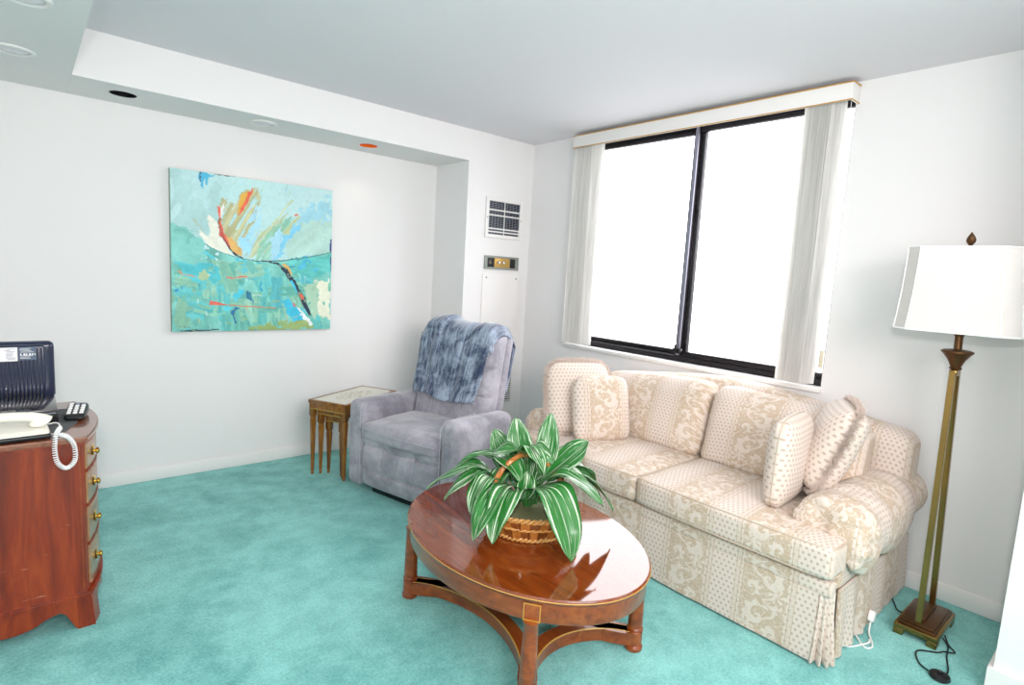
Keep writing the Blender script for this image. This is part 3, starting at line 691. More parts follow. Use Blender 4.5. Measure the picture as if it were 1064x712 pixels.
# ---------------------------------------------------------------- dresser
DZ = 0.73
def dresser():
    r = empty('bow_front_dresser', 'mahogany bow-front dresser with brass knobs at the left edge', 'dresser', (-3.27, -0.76, 0))
    # local: x to the bow front, y along the front; near side panel at y=-0.295
    hw = 0.295; xb = -0.24; xf = 0.215; bow = 0.055
    def bx(y, off=0.0): return xf + off + bow * (1 - (y / hw) ** 2)
    def outline(off, n=20):
        y0 = hw + off
        pts = [(xb - 0.0, -y0)]
        for j in range(n + 1):
            y = -y0 + 2 * y0 * j / n; pts.append((xf + off + bow * (1 - (y / y0) ** 2), y))
        pts.append((xb, y0)); return pts
    obj('body', prism(outline(0), 0.135, DZ - 0.024), M['mahogany'], r)
    tp = prism(outline(0.014), DZ - 0.022, DZ - 0.002, 0.004); obj('dresser_top', tp, M['mahogany_top'], r)
    rim = prism(outline(0.008), DZ - 0.032, DZ - 0.022); obj('top_moulding', rim, M['mahogany'], r)
    obj('base_moulding', prism(outline(0.014), 0.118, 0.137, 0.005), M['mahogany'], r)
    # scalloped apron with bracket feet on the near side, the bow side and the far side
    def apron(n=60):
        prof = []
        for j in range(n + 1):
            s = j / n; e = min(s, 1 - s) * 0.455 * 1.0   # distance from an end, m
            if e < 0.055: z = 0.0
            elif e < 0.085: z = 0.075 * math.sin((e - 0.055) / 0.03 * PI / 2)
            elif e < 0.16: z = 0.080 - 0.028 * ((e - 0.085) / 0.075) + 0.006 * math.sin((e - 0.085) / 0.075 * PI)
            else: z = 0.052 - 0.012 * math.sin((e - 0.16) / 0.067 * PI / 2)
            prof.append((s, z))
        return prof
    def apron_side(y0, y1):
        bm = bmesh.new(); pr_ = apron(); xs = [(xb + 0.005) + s * (xf + 0.012 - xb - 0.005) for s, z in pr_]
        top = [(x, 0.119) for x in xs]; bot = [(x, z) for x, (s, z) in zip(xs, pr_)]
        rg = []
        for (x, zt), (_, zb) in zip(top, bot):
            k = max(0, 1 - zb / 0.06); fl_ = 0.010 * k if x > 0 else 0
            rg.append([(x + fl_, y0, zb), (x + fl_, y1, zb), (x, y1, zt), (x, y0, zt)])
        loft(bm, rg); return bm
    obj('side_apron', apron_side(-hw - 0.006, -hw + 0.016), M['mahogany'], r); obj('side_apron', apron_side(hw - 0.016, hw + 0.006), M['mahogany'], r)
    bm = bmesh.new(); rg = []
    for s, z in apron():
        y = -hw - 0.004 + s * (2 * hw + 0.008); x = bx(y * 0.985); k = max(0, 1 - z / 0.06) * 0.012
        rg.append([(x + k + 0.006, y, z), (x - 0.018 + k, y, z), (x - 0.018, y, 0.119), (x + 0.006, y, 0.119)])
    loft(bm, rg); obj('front_apron', bm, M['mahogany'], r)
    # drawers
    for z0, z1 in ((0.598, 0.690), (0.466, 0.584), (0.318, 0.452), (0.160, 0.304)):
        bm = bmesh.new(); n = 16; rg = []
        for j in range(n + 1):
            y = -hw + 0.022 + (2 * hw - 0.044) * j / n; x = bx(y)
            rg.append([(x - 0.01, y, z0), (x + 0.004, y, z0), (x + 0.006, y, z0 + 0.004), (x + 0.006, y, z1 - 0.004), (x + 0.004, y, z1), (x - 0.01, y, z1)])
        loft(bm, rg); d = obj('drawer', bm, M['mahogany_front'], r)
        bm = bmesh.new()
        for zz in (z0 - 0.0055, z1 + 0.0015):
            loft(bm, [[(bx(y) - 0.005, y, zz), (bx(y) + 0.0075, y, zz), (bx(y) + 0.0075, y, zz + 0.004), (bx(y) - 0.005, y, zz + 0.004)] for y in [-hw + 0.018 + (2 * hw - 0.036) * j / 16 for j in range(17)]])
        obj('cock_bead', bm, M['mahogany'], d)
        for y in (-0.20, 0.20):
            zc = (z0 + z1) / 2 - 0.003; x = bx(y) + 0.006
            c = bmesh.new(); n_ = lathe([(0.0005, 0), (0.016, 0), (0.017, 0.003), (0.006, 0.006), (0.005, 0.008), (0.011, 0.012), (0.012, 0.017), (0.007, 0.021), (0.0005, 0.022)], 16)
            merge(c, n_, Matrix.Translation((x, y, zc)) @ Matrix.Rotation(PI / 2, 4, 'Y'))
            for s in (-1, 1): box(c, (x, y - 0.010 * s - 0.004, zc - 0.006), (x + 0.004, y - 0.010 * s + 0.004, zc + 0.020), 0.001)
            obj('knob', c, M['brass'], d)
    bm = bmesh.new()
    box(bm, (xf - 0.0105, -hw - 0.0012, 0.14), (xf - 0.008, -hw + 0.001, DZ - 0.033)); obj('stringing', bm, M['wood'], r)
dresser()

# television seen from the back, black box, phone, remote on the dresser
def television():
    r = empty('television', 'black flat television seen from its ribbed back, on the dresser', 'television', (-3.298, -0.46, DZ - 0.002))
    # local x width; near face y negative
    bm = rbox((-0.29, -0.03, 0.058), (0.192, 0.03, 0.305), 0.022, (6, 1, 6)); obj('casing', bm, M['tv'], r)
    bm = rbox((-0.275, -0.055, 0.062), (0.160, -0.02, 0.295), 0.012, (4, 1, 4)); hous = obj('back_housing', bm, M['tv'], r)
    bm = bmesh.new()
    for j in range(34):
        x = -0.262 + j * 0.0125; box(bm, (x, -0.060, 0.078), (x + 0.006, -0.052, 0.285), 0.0015)
    obj('vent_ribs', bm, M['tv'], hous)
    slot = bmesh.new()
    for j in range(33): box(slot, (-0.2555 + j * 0.0125, -0.0555, 0.080), (-0.2555 + j * 0.0125 + 0.006, -0.0548, 0.100))
    obj('vent_slots', slot, M['black'], hous, smooth=0)
    lb = B((0.016, -0.0625, 0.232), (0.075, -0.0605, 0.288)); lab = obj('white_label', lb, M['white'], hous, smooth=0)
    lb = B((0.078, -0.0625, 0.235), (0.133, -0.0605, 0.288)); lab2 = obj('dark_label', lb, simple('grey_label', (84, 98, 120), 0.4), hous, smooth=0)
    tx = bmesh.new(); rr = random.Random(2)
    for j in range(9):
        z = 0.281 - j * 0.0052; x = 0.040 + rr.uniform(-0.006, 0.004); box(tx, (x, -0.0629, z), (x + rr.uniform(0.018, 0.028), -0.0625, z + 0.0018))
    obj('label_text', tx, simple('grey_print', (150, 150, 165), 0.6), hous, smooth=0)
    tx = bmesh.new()
    for j in range(9):
        z = 0.282 - j * 0.0050; 
        if j in (4, 5): continue
        x = 0.081 + rr.uniform(0, 0.006); box(tx, (x, -0.0629, z), (x + rr.uniform(0.030, 0.044), -0.0625, z + 0.0014))
    for j, x in enumerate((0.083, 0.093, 0.101, 0.110, 0.119, 0.127)): box(tx, (x, -0.0629, 0.254), (x + (0.004, 0.006, 0.004, 0.006, 0.004, 0.003)[j], -0.0625, 0.262))
    obj('label_text', tx, M['white'], hous, smooth=0)
    s = bmesh.new(); n = lathe([(0.0005, 0), (0.005, 0), (0.005, 0.001)], 10); merge(s, n, Matrix.Translation((0.172, -0.0305, 0.262)) @ Matrix.Rotation(PI / 2, 4, 'X')); obj('screw_hole', s, M['black'], r)
    for o_ in list(r.children):
        o_.location.z -= 0.032
    st = bmesh.new(); box(st, (-0.10, -0.02, 0.012), (0.02, 0.02, 0.06), 0.004); obj('neck', st, M['black_gloss'], r)
    obj('base', rbox((-0.17, -0.05, 0.002), (0.09, 0.06, 0.015), 0.006, (3, 3, 1)), M['black_gloss'], r)
television()
tb = empty('media_box', 'flat glossy black electronic box on the dresser in front of the television', 'electronic box', (-3.27, -0.70, DZ + 0.001))
obj('casing', B((-0.2, -0.14, 0.003), (0.158, 0.16, 0.055), 0.003), M['black_gloss'], tb)
obj('front_trim', B((-0.2, -0.1415, 0.040), (0.150, -0.1395, 0.043)), M['grey_metal'], tb)
for x in (-0.17, 0.14):
    for y in (-0.12, 0.13): obj('foot', lathe([(0.01, 0), (0.01, 0.004)], 12, (x, y, 0)), M['black'], tb)
mat_ = prism([(-3.25, -1.00), (-3.10, -0.975), (-3.055, -0.84), (-3.05, -0.60), (-3.25, -0.58)], DZ - 0.0019, DZ + 0.0005)
tag(obj('table_mat', mat_, simple('dark_grey_mat', (92, 94, 96), 0.7)), 'dark grey mat lying under the black box and remote on the dresser', 'mat')

def phone():
    O = (-3.262, -0.955, DZ + 0.001)
    r = empty('corded_phone', 'ivory corded desk phone on a black base, coiled cord hanging over dresser edge', 'telephone', O, R(3))
    obj('phone_base', rbox((-0.13, -0.10, 0.0), (0.118, 0.085, 0.016), 0.006, (6, 4, 1)), M['black'], r)
    def wp(p, s): return (p.x, p.y, p.z - 0.012 * max(0, s[1]) * 0 + (0.010 * s[1] if s[2] > 0 else 0))
    obj('phone_body', rbox((-0.13, -0.098, 0.013), (0.115, 0.08, 0.040), 0.012, (8, 6, 2), wp), M['phone'], r)
    # handset: arched bar with two thicker ends, lying along x
    pts = [(-0.125, -0.045, 0.052), (-0.10, -0.045, 0.062), (-0.06, -0.045, 0.074), (0.0, -0.045, 0.078), (0.06, -0.045, 0.072), (0.095, -0.045, 0.060), (0.112, -0.045, 0.046)]
    hs = tube(spline(pts, 4), [0.016 + 0.010 * abs(2 * i / 24 - 1) ** 2.2 - (0.006 if i in (0, 24) else 0) for i in range(25)], 14)
    obj('handset', hs, M['phone'], r)
    ec = bmesh.new(); lathe([(0.0005, 0.038), (0.022, 0.038), (0.025, 0.047), (0.02, 0.060), (0.0005, 0.062)], 20, (0.084, -0.045, 0), ec); obj('earpiece', ec, M['phone'], r)
    # coiled cord
    path = spline([(0.114, -0.050, 0.040), (0.136, -0.070, 0.046), (0.142, -0.100, 0.036), (0.128, -0.130, 0.018), (0.122, -0.136, -0.03), (0.128, -0.136, -0.080), (0.152, -0.137, -0.104), (0.176, -0.137, -0.080), (0.176, -0.137, -0.028), (0.160, -0.134, 0.006), (0.140, -0.125, 0.016), (0.117, -0.085, 0.012)], 20)
    q = []
    n = len(path)
    for i in range(n * 6):
        f = i / 6; a = int(f); b = min(a + 1, n - 1); p = path[min(a, n - 1)].lerp(path[b], f - a)
        tdir = (path[b] - path[max(0, a - 1)]).normalized(); u = tdir.cross(Vector((0, 1, 0.01))).normalized(); w = tdir.cross(u)
        amp = 0.0062 * max(0.0, min(1, (f - 34) / 10)) * max(0, min(1, (n - 14 - f) / 10)); ph = f * 2 * PI / 3.1
        q.append(p + u * math.cos(ph) * amp + w * math.sin(ph) * amp)
    obj('coiled_cord', tube(q, 0.0021, 5), M['whitecord'], r)
phone()
rm = empty('remote_control', 'small chunky black remote with rows of white buttons on the dresser', 'remote control', (-3.053, -0.765, DZ + 0.001), R(-10))
obj('casing', rbox((-0.034, -0.068, 0.0), (0.034, 0.068, 0.034), 0.014, (3, 6, 1), lambda p, s: (p.x, p.y, p.z + (0.012 * s[1] if s[2] > 0 else 0))), M['black'], rm)
for i in range(3):
    for j in range(5):
        z = 0.034 + 0.012 * ((-0.040 + j * 0.022) / 0.068)
        obj('button', rbox((-0.021 + i * 0.02 - 0.006, -0.040 + j * 0.022 - 0.008, z - 0.004), (-0.021 + i * 0.02 + 0.008, -0.040 + j * 0.022 + 0.008, z + 0.004), 0.003, (1, 1, 1), k=2), M['white'] if (i, j) not in ((1, 4), (2, 4)) else M['grey_metal'], rm)

# ---------------------------------------------------------------- nest of tables
def nest(k, O, th):
    w = 0.30 - 0.075 * k; l = 0.565 - 0.06 * k; h = 0.508 - 0.05 * k
    lab = ['cream-topped gilded side table, largest of the nest, beside recliner', 'middle table of the nest, tucked under the cream-topped one', 'smallest table of the nest, tucked innermost under the others'][k]
    r = empty('nesting_table', lab, 'side table', (O[0], O[1], 0), th, 'nest of three side tables')
    x0 = 0.035 * k   # set back from the open side
    tw = 0.02
    fr_ = bmesh.new()
    for a, b in (((x0, -w / 2, h - 0.022), (x0 + l, -w / 2 + tw, h)), ((x0, w / 2 - tw, h - 0.022), (x0 + l, w / 2, h)), ((x0, -w / 2 + tw, h - 0.022), (x0 + tw, w / 2 - tw, h)), ((x0 + l - tw, -w / 2 + tw, h - 0.022), (x0 + l, w / 2 - tw, h))): box(fr_, a, b, 0.002)
    obj('table_top_frame', fr_, M['goldwood'], r)
    obj('table_top', B((x0 + tw, -w / 2 + tw, h - 0.018), (x0 + l - tw, w / 2 - tw, h - 0.0015)), cream_top, r)
    e = 0.008
    ap = bmesh.new(); box(ap, (x0 + e, -w / 2 + e, h - 0.062 + 0.012 * (k > 0)), (x0 + e + 0.014, w / 2 - e, h - 0.022), 0.001); obj('apron', ap, M['goldwood'], r)
    obj('apron', B((x0 + l - e - 0.014, -w / 2 + e, h - 0.062), (x0 + l - e, w / 2 - e, h - 0.022), 0.001), M['goldwood'], r)
    if k == 0:
        for sy in (-1, 1): obj('apron', B((x0 + e, min(sy * (w / 2 - e), sy * (w / 2 - e - 0.012)), h - 0.062), (x0 + l - e, max(sy * (w / 2 - e), sy * (w / 2 - e - 0.012)), h - 0.022), 0.001), M['goldwood'], r)
    bd_ = bmesh.new(); nb = int(w / 0.011)
    for j in range(nb): bmesh.ops.create_uvsphere(bd_, u_segments=6, v_segments=4, radius=0.0042, matrix=Matrix.Translation((x0 + e - 0.001, -w / 2 + e + 0.006 + j * (w - 2 * e - 0.012) / (nb - 1), h - 0.062 + 0.012 * (k > 0) + 0.003)))
    obj('bead_trim', bd_, M['bead'], r)
    for sx in (0, 1):
        for sy in (-1, 1):
            cx = x0 + 0.022 if sx == 0 else x0 + l - 0.022; cy = sy * (w / 2 - 0.022)
            lg = bmesh.new()
            def sq(s, z): return [(cx - s, cy - s, z), (cx + s, cy - s, z), (cx + s, cy + s, z), (cx - s, cy + s, z)]
            loft(lg, [sq(0.017, h - 0.022), sq(0.017, h - 0.105), sq(0.013, h - 0.110)])
            lathe([(0.012, h - 0.124), (0.0185, h - 0.120), (0.0185, h - 0.113), (0.011, h - 0.108)], 14, (cx, cy, 0), lg)
            n = 16; rings = []
            for z, rr in ((0.026, 0.0085), (0.10, 0.0095), (h - 0.2, 0.0135), (h - 0.135, 0.0155), (h - 0.124, 0.014)):
                rr *= 1.28; rings.append([(cx + rr * (1 - 0.10 * (j % 2)) * math.cos(2 * PI * j / n), cy + rr * (1 - 0.10 * (j % 2)) * math.sin(2 * PI * j / n), z) for j in range(n)])
            loft(lg, rings); lathe([(0.007, 0.0), (0.010, 0.006), (0.010, 0.014), (0.007, 0.020), (0.011, 0.025), (0.0085, 0.028)], 14, (cx, cy, 0), lg)
            obj('leg', lg, M['goldwood'], r)
t = NT('cream_top_gilt_pattern'); v = t.coord(); X, Y, Z = t.xyz(v)
xx = (X - 0.2825) / 0.19; yy = Y / 0.085; rr_ = (xx * xx + yy * yy).f('SQRT')
nn = t.noise(v, 55, 3, 0.6, 1.5); ms = t.smooth(rr_, 1.0, 0.85) * t.smooth(nn, 0.50, 0.56)
t.set(Base_Color=t.mix(ms * 0.8, lin((222, 218, 200)), lin((160, 140, 92))), Roughness=0.25, Coat_Weight=0.5); cream_top = t.m
NO = (-1.745, -0.09); NTH = math.atan2(0.46, 0.887)
for k in range(3): nest(k, NO, NTH)

# ---------------------------------------------------------------- recliner
RO = (-1.577, -0.711, 0); RTH = R(-75.3)
def recliner():
    r = empty('recliner', 'grey suede recliner armchair with a blue throw over its back', 'armchair', RO, RTH)
    def dimple(p, x0, z0, s, d): return d * math.exp(-(((p.x - x0) ** 2 + (p.z - z0) ** 2) / s ** 2))
    for sg in (-1, 1):
        def wa(p, s, sg=sg):
            z = p.z
            if s[2] > 0.5: z -= 0.035 * max(0, (p.y - 0.1)) ; z -= 0.01 * (1 - s[1]) * 0.0
            z += 0.006 * fbm(p, 6) * (s[2] > 0)
            x = p.x + 0.006 * (1 - s[2] ** 2) * s[0] * (1 if s[0] * sg > 0 else 0.5)
            return (x, p.y, z)
        a = 0.315; b = 0.445
        obj('armrest', rbox((min(sg * a, sg * b), 0.0, 0.025), (max(sg * a, sg * b), 0.53, 0.572), 0.045, (4, 12, 12), wa), M['suede'], r)
        sm = tube([(sg * 0.325, -0.001, 0.03), (sg * 0.325, -0.001, 0.52), (sg * 0.330, 0.03, 0.567), (sg * 0.330, 0.3, 0.565)], 0.0022, 5); obj('arm_seam', sm, M['stitch'], r)
    # seat front (closed footrest) and seat cushion
    def wf(p, s):
        y = p.y
        if s[1] < -0.2:
            d = 0.0
            for x0 in (-0.13, 0.13): d += dimple(p, x0, 0.305, 0.055, 0.030)
            d += 0.014 * math.exp(-((p.z - 0.305) / 0.014) ** 2) + 0.016 * math.exp(-((p.z - 0.155) / 0.012) ** 2)
            y -= 0.025 * (1 - ((p.z - 0.23) / 0.25) ** 2) * (1 - (p.x / 0.36) ** 4); y += d
        return (p.x, y, p.z)
    obj('footrest', rbox((-0.313, 0.005, 0.045), (0.313, 0.16, 0.415), 0.04, (40, 2, 40), wf), M['suede'], r)
    def ws(p, s):
        z = p.z + (0.030 * (1 - s[0] ** 2) * (1 - 0.5 * s[1] ** 2) if s[2] > 0 else 0)
        z += 0.006 * fbm(p, 8)
        y = p.y - 0.035 * (1 - (p.x / 0.36) ** 2) * (s[1] < -0.3) * (1 if s[2] > -0.9 else 0.5)
        return (p.x, y, z)
    obj('seat_cushion', rbox((-0.313, -0.01, 0.345), (0.313, 0.50, 0.445), 0.04, (24, 16, 6), ws), M['suede'], r)
    sm = tube([(x, -0.046 * (1 - (x / 0.36) ** 2) - 0.003, 0.415 + 0.004 * (1 - (x / 0.31) ** 2)) for x in [(-0.30 + 0.6 * j / 24) for j in range(25)]], 0.0022, 5); obj('seat_seam', sm, M['stitch'], r)
    for x in (-0.13, 0.13):
        pts = [(x + 0.002, -0.025 + 0.026 * math.exp(-((z - 0.305) / 0.055) ** 2) + 0.004, z) for z in [0.18 + 0.22 * j / 20 for j in range(21)]]
        obj('footrest_seam', tube(pts, 0.0018, 5), M['stitch'], r)
    obj('base', B((-0.26, 0.05, 0.0), (0.26, 0.55, 0.05), 0.004), M['black'], r)
    obj('under_frame', rbox((-0.33, 0.10, 0.03), (0.33, 0.60, 0.36), 0.03, (3, 3, 3)), M['suede'], r)
    # reclined back: local frame with lean
    def lean(p): 
        y = p[1] + (p[2] - 0.42) * 0.24; return (p[0], y, p[2])
    def wb(p, s):
        z = p.z; y = p.y
        if s[1] < 0:
            y -= 0.030 * (1 - s[0] ** 2) * (1 - s[2] ** 2)
            y += 0.022 * math.exp(-((p.z - 0.80) / 0.013) ** 2) + 0.020 * math.exp(-((p.z - 0.62) / 0.012) ** 2)
            for x0 in (-0.12, 0.12): y += 0.008 * math.exp(-((p.x - x0) / 0.012) ** 2) * (p.z < 0.63)
        x = p.x * (1 - 0.06 * max(0, (p.z - 0.6)) / 0.45)
        return lean((x, y, z))
    obj('backrest', rbox((-0.300, 0.40, 0.36), (0.300, 0.55, 1.035), 0.055, (24, 4, 40), wb), M['suede'], r)
    obj('back_shell', rbox((-0.310, 0.530, 0.24), (0.310, 0.590, 0.985), 0.030, (6, 2, 8), lambda p, s: lean((p.x * (1 - 0.06 * max(0, (p.z - 0.6)) / 0.45), p.y, p.z))), M['suede'], r)
    for x in (-0.12, 0.12): obj('back_seam', tube([lean((x, 0.3765, z)) for z in (0.46, 0.5, 0.55, 0.60)], 0.0018, 5), M['stitch'], r)
recliner()
def throw():
    # a folded plush throw laid over the top of the chair back; local frame of the chair
    lean = lambda y, z: y + (z - 0.42) * 0.24
    prof = []
    for j in range(28):
        z = 0.585 + (1.00 - 0.585) * j / 27; prof.append((lean(0.350, z), z))
    for j in range(1, 15):
        a = PI * j / 15; cy = lean(0.350, 1.0) + 0.125; prof.append((cy - 0.125 * math.cos(a), 1.00 + 0.072 * math.sin(a)))
    for j in range(12):
        z = 1.0 - 0.30 * j / 11; prof.append((lean(0.350, 1.0) + 0.25 - 0.24 * (1.0 - z) + 0.012, z))
    nu = 60; bm = bmesh.new(); L_ = bm.loops.layers.uv.verify(); grid = []
    for i in range(nu + 1):
        s = i / nu; x = -0.275 + 0.55 * s; row = []
        for j, (y, z) in enumerate(prof):
            v = j / (len(prof) - 1)
            fold = 0.016 * math.exp(-((x + 0.125 + 0.03 * (z - 0.8)) / 0.02) ** 2) - 0.018 * math.exp(-((x - 0.085 - 0.05 * (z - 0.8)) / 0.022) ** 2)
            d = 0.014 + 0.010 * noise.noise(Vector((x * 9, v * 5, 1.3))) + 0.006 * noise.noise(Vector((x * 30, v * 16, 4))) + fold * (0.4 + 0.6 * (v < 0.7))
            front = j < 28; n = Vector((0, -1, 0.24)).normalized() if front else (Vector((0, y - (lean(0.35, 1.0) + 0.125), z - 0.98)).normalized() if j < 42 else Vector((0, 1, -0.24)).normalized())
            xx = x * (1 + 0.02 * math.sin(v * 9)) - 0.05 * (1 - min(1, j / 27)) * (s - 0.0) + 0.02 * math.exp(-((v - 0.5) / 0.2) ** 2) * (s - 0.5) * 2
            zz = z
            if j > 24: zz += 0.010 * math.sin(s * 9 + 0.6) - 0.030 * s * s
            if j < 3: zz += 0.010 * math.sin(s * 7) - 0.012 * (s > 0.35) * (s < 0.6)
            zz -= 0.05 * max(0, abs(2 * s - 1) - 0.86) / 0.14 * (1 if j > 25 else 0)
            if s > 0.97 or s < 0.03: d -= 0.008
            p = Vector((xx, y, zz)) + n * d; row.append(bm.verts.new(p))
        grid.append(row)
    for i in range(nu):
        for j in range(len(prof) - 1):
            f = bm.faces.new((grid[i][j], grid[i + 1][j], grid[i + 1][j + 1], grid[i][j + 1]))
            for lp, (a, b) in zip(f.loops, ((i, j), (i + 1, j), (i + 1, j + 1), (i, j + 1))): lp[L_].uv = (a / nu, b / len(prof) * 1.5)
    o = obj('throw_blanket', bm, M['throw'], smooth=180, loc=RO, rot=(0, 0, RTH))
    md = o.modifiers.new('thickness', 'SOLIDIFY'); md.thickness = 0.016; md.offset = -1
    tag(o, 'crushed blue-grey plush throw draped over the recliner back', 'blanket')
    return o
throw()

# ---------------------------------------------------------------- sofa (local x to the right along its front, y to the wall)
SO = (-0.50, -1.975, 0)
sofa = empty('sofa', 'long cream and beige striped damask sofa with rolled arms and skirt under window', 'sofa', SO, R(-90))
UOFF = 0.075   # places the scroll stripes along the front
uv_front = lambda co, n: (co.x + 0.23, co.z + co.y)
uv_side = lambda co, n: (co.y + 0.30, co.z + abs(co.x))
def sofa_parts():
    FY = -0.49
    obj('base_frame', B((-0.862, -0.455, 0.05), (0.862, 0.44, 0.322), 0.01), M['piping'], sofa)
    # front rail band and skirt
    obj('front_rail', rbox((-0.885, FY, 0.27), (0.885, -0.44, 0.328), 0.012, (20, 1, 2), k=2), M['damask'], sofa, uv=uv_front)
    def panel(x0, x1, y, n=60):
        bm = bmesh.new(); rg = []
        for i in range(n + 1):
            x = x0 + (x1 - x0) * i / n; ring = []
            for z in (0.275, 0.2, 0.12, 0.05, 0.012):
                k = (0.275 - z) / 0.26; yy = y - 0.012 * k + 0.004 * noise.noise(Vector((x * 5, z * 3, 0))) * k; ring.append((x, yy, z))
            ring += [(a, b + 0.008, c) for a, b, c in ring[::-1]]
            rg.append(ring)
        loft(bm, rg); return bm
    obj('front_skirt', panel(-0.843, 0.843, FY - 0.001), M['damask'], sofa, uv=uv_front)
    for sg in (-1, 1):
        # side body
        obj('side_panel', rbox((min(sg * 0.70, sg * 0.880), -0.40, 0.27), (max(sg * 0.70, sg * 0.880), 0.45, 0.44), 0.02, (2, 10, 4)), M['damask'], sofa, uv=uv_side)
        bm = bmesh.new(); rg = []
        for i in range(61):
            y = -0.40 + 0.86 * i / 60; ring = []
            for z in (0.275, 0.2, 0.12, 0.05, 0.010):
                k = (0.275 - z) / 0.26; w = 0.885 + 0.012 * k + 0.010 * k * math.sin(i * 0.75) * (1 if i < 22 else 0.25); ring.append((sg * w, y, z))
            ring += [(a - sg * 0.008, b, c) for a, b, c in ring[::-1]]; rg.append(ring)
        loft(bm, rg); obj('side_skirt', bm, M['damask_soft'], sofa, uv=uv_side)
        # corner pleat: folded cloth hanging at the front corner
        bm = bmesh.new(); rg = []
        n_ = 40; row_t = []
        for j in range(n_ + 1):
            q = j / n_; a_ = q * PI / 2                              # rounded corner seen from above, with pleats growing towards the hem
            def cp(rad, a_=a_): return (0.845 + rad * math.sin(a_), -0.445 - rad * math.cos(a_))
            w0 = 0.0015 * math.sin(q * 22); w1 = 0.009 * math.sin(q * 22) - 0.004; w2 = 0.016 * math.sin(q * 22 + 0.4) - 0.004
            pts = [(cp(0.040 + w0), 0.285), (cp(0.043 + w1 * 0.6), 0.20), (cp(0.050 + w1), 0.12), (cp(0.055 + w2), 0.05), (cp(0.060 + w2), 0.006 + 0.010 * abs(math.sin(q * 11)))]
            ring = [(sg * p[0], p[1], z) for p, z in pts]; inner = [(x_ - sg * 0.004, y_ + 0.004, z) for x_, y_, z in ring[::-1]]
            rg.append(ring + inner)
        loft(bm, rg); obj('corner_pleat', bm, M['damask_soft'], sofa, uv=lambda co, n: (co.y + abs(co.x) + 0.30, co.z), smooth=60)
        # rolled arm
        cx, cz, rx, rz = 0.805, 0.480, 0.135, 0.120
        prof = [(0.672, 0.30), (0.672, 0.42)]
        for j in range(25):
            a = PI - (PI + R(70)) * j / 24; prof.append((cx + rx * math.cos(a), cz + rz * math.sin(a)))
        prof += [(0.866, 0.350), (0.866, 0.30)]
        bm = bmesh.new(); rg = []
        N_ = 22
        for i in range(N_ + 1):
            if i == 0: y, s = -0.355, 0.72
            elif i == 1: y, s = -0.352, 0.86
            elif i == 2: y, s = -0.340, 0.95
            else: y, s = -0.320 + 0.76 * (i - 3) / (N_ - 3), 1.0
            rg.append([(sg * (0.79 + (x - 0.79) * s), y, 0.45 + (z - 0.45) * s if z > 0.31 else z) for x, z in prof])
        loft(bm, rg); obj('rolled_arm', bm, M['damask'], sofa, uv=lambda co, n: (co.y + 0.52, 0.135 * math.atan2(co.z - 0.475, abs(co.x) - 0.805)))
        # loose arm cover
        bm = bmesh.new(); grid = []; nu, nv = 56, 44
        for i in range(nu + 1):
            s = i / nu; row = []
            for j in range(nv + 1):
                v = j / nv
                a = R(205) - (R(205) + R(62)) * s                        # from inner low side over the roll to the outer low side
                fy = 0.0
                if v < 0.22:                                            # front cap
                    k = v / 0.22; sc_ = math.sin(k * PI / 2) ** 0.8; y = -0.375 + 0.030 * (1 - math.cos(k * PI / 2))
                else: sc_ = 1.0; y = -0.345 + (v - 0.22) / 0.78 * 0.56
                x = cx + (rx + 0.006) * math.cos(a) * sc_; z = cz - 0.01 * (1 - sc_) + (rz + 0.004) * math.sin(a) * sc_
                drop = max(0, s - 0.80) / 0.20
                zz = z - drop * (0.036 + 0.034 * v + 0.024 * math.cos(v * 15 + 0.3)) * sc_ - 0.035 * max(0, 0.55 - v) * (1 - drop)
                xx = x + drop * (0.030 + 0.010 * math.sin(v * 22)) * sc_
                di = max(0, 0.12 - s) / 0.12; zz -= di * 0.02 * sc_
                nrm = Vector((math.cos(a), 0, math.sin(a)))
                w = 0.010 * noise.noise(Vector((x * 8, y * 11, z * 8 + sg))) + 0.0055 * abs(noise.noise(Vector((x * 15, y * 13, z * 15 + 3 + sg)))) * 2
                w *= 0.5 + 0.9 * (v < 0.55)
                p = Vector((xx, y, zz)) + nrm * w * sc_ + Vector((0, -1, 0)) * w * (1.2 if v < 0.25 else 0)
                row.append(bm.verts.new((sg * p.x, p.y, p.z)))
            grid.append(row)
        for i in range(nu):
            for j in range(nv): bm.faces.new((grid[i][j], grid[i + 1][j], grid[i + 1][j + 1], grid[i][j + 1]))
        bmesh.ops.remove_doubles(bm, verts=bm.verts, dist=0.0004)
        o = obj('arm_cover', bm, M['damask_soft'], sofa, smooth=180, uv=lambda co, n: ((co.y + 0.52, 0.135 * math.atan2(co.z - 0.475, abs(co.x) - 0.805)) if abs(n.y) < 0.8 else (abs(co.x) - 0.63, co.z))); md = o.modifiers.new('thickness', 'SOLIDIFY'); md.thickness = 0.006
    # camel back
    def htop(x): 
        a = abs(x) / 0.9; return 0.872 - 0.080 * (3 * a ** 2 - 2 * a ** 3) - 0.02 * a ** 6
    def wback(p, s):
        f = (p.z - 0.30) / 0.57
        z = 0.30 + f * (htop(p.x) - 0.30)
        y = p.y + (z - 0.3) * 0.05; return (p.x, y, z)
    obj('sofa_back', rbox((-0.895, 0.235, 0.30), (0.895, 0.445, 0.872), 0.075, (48, 3, 12), wback), M['damask'], sofa, uv=uv_front)
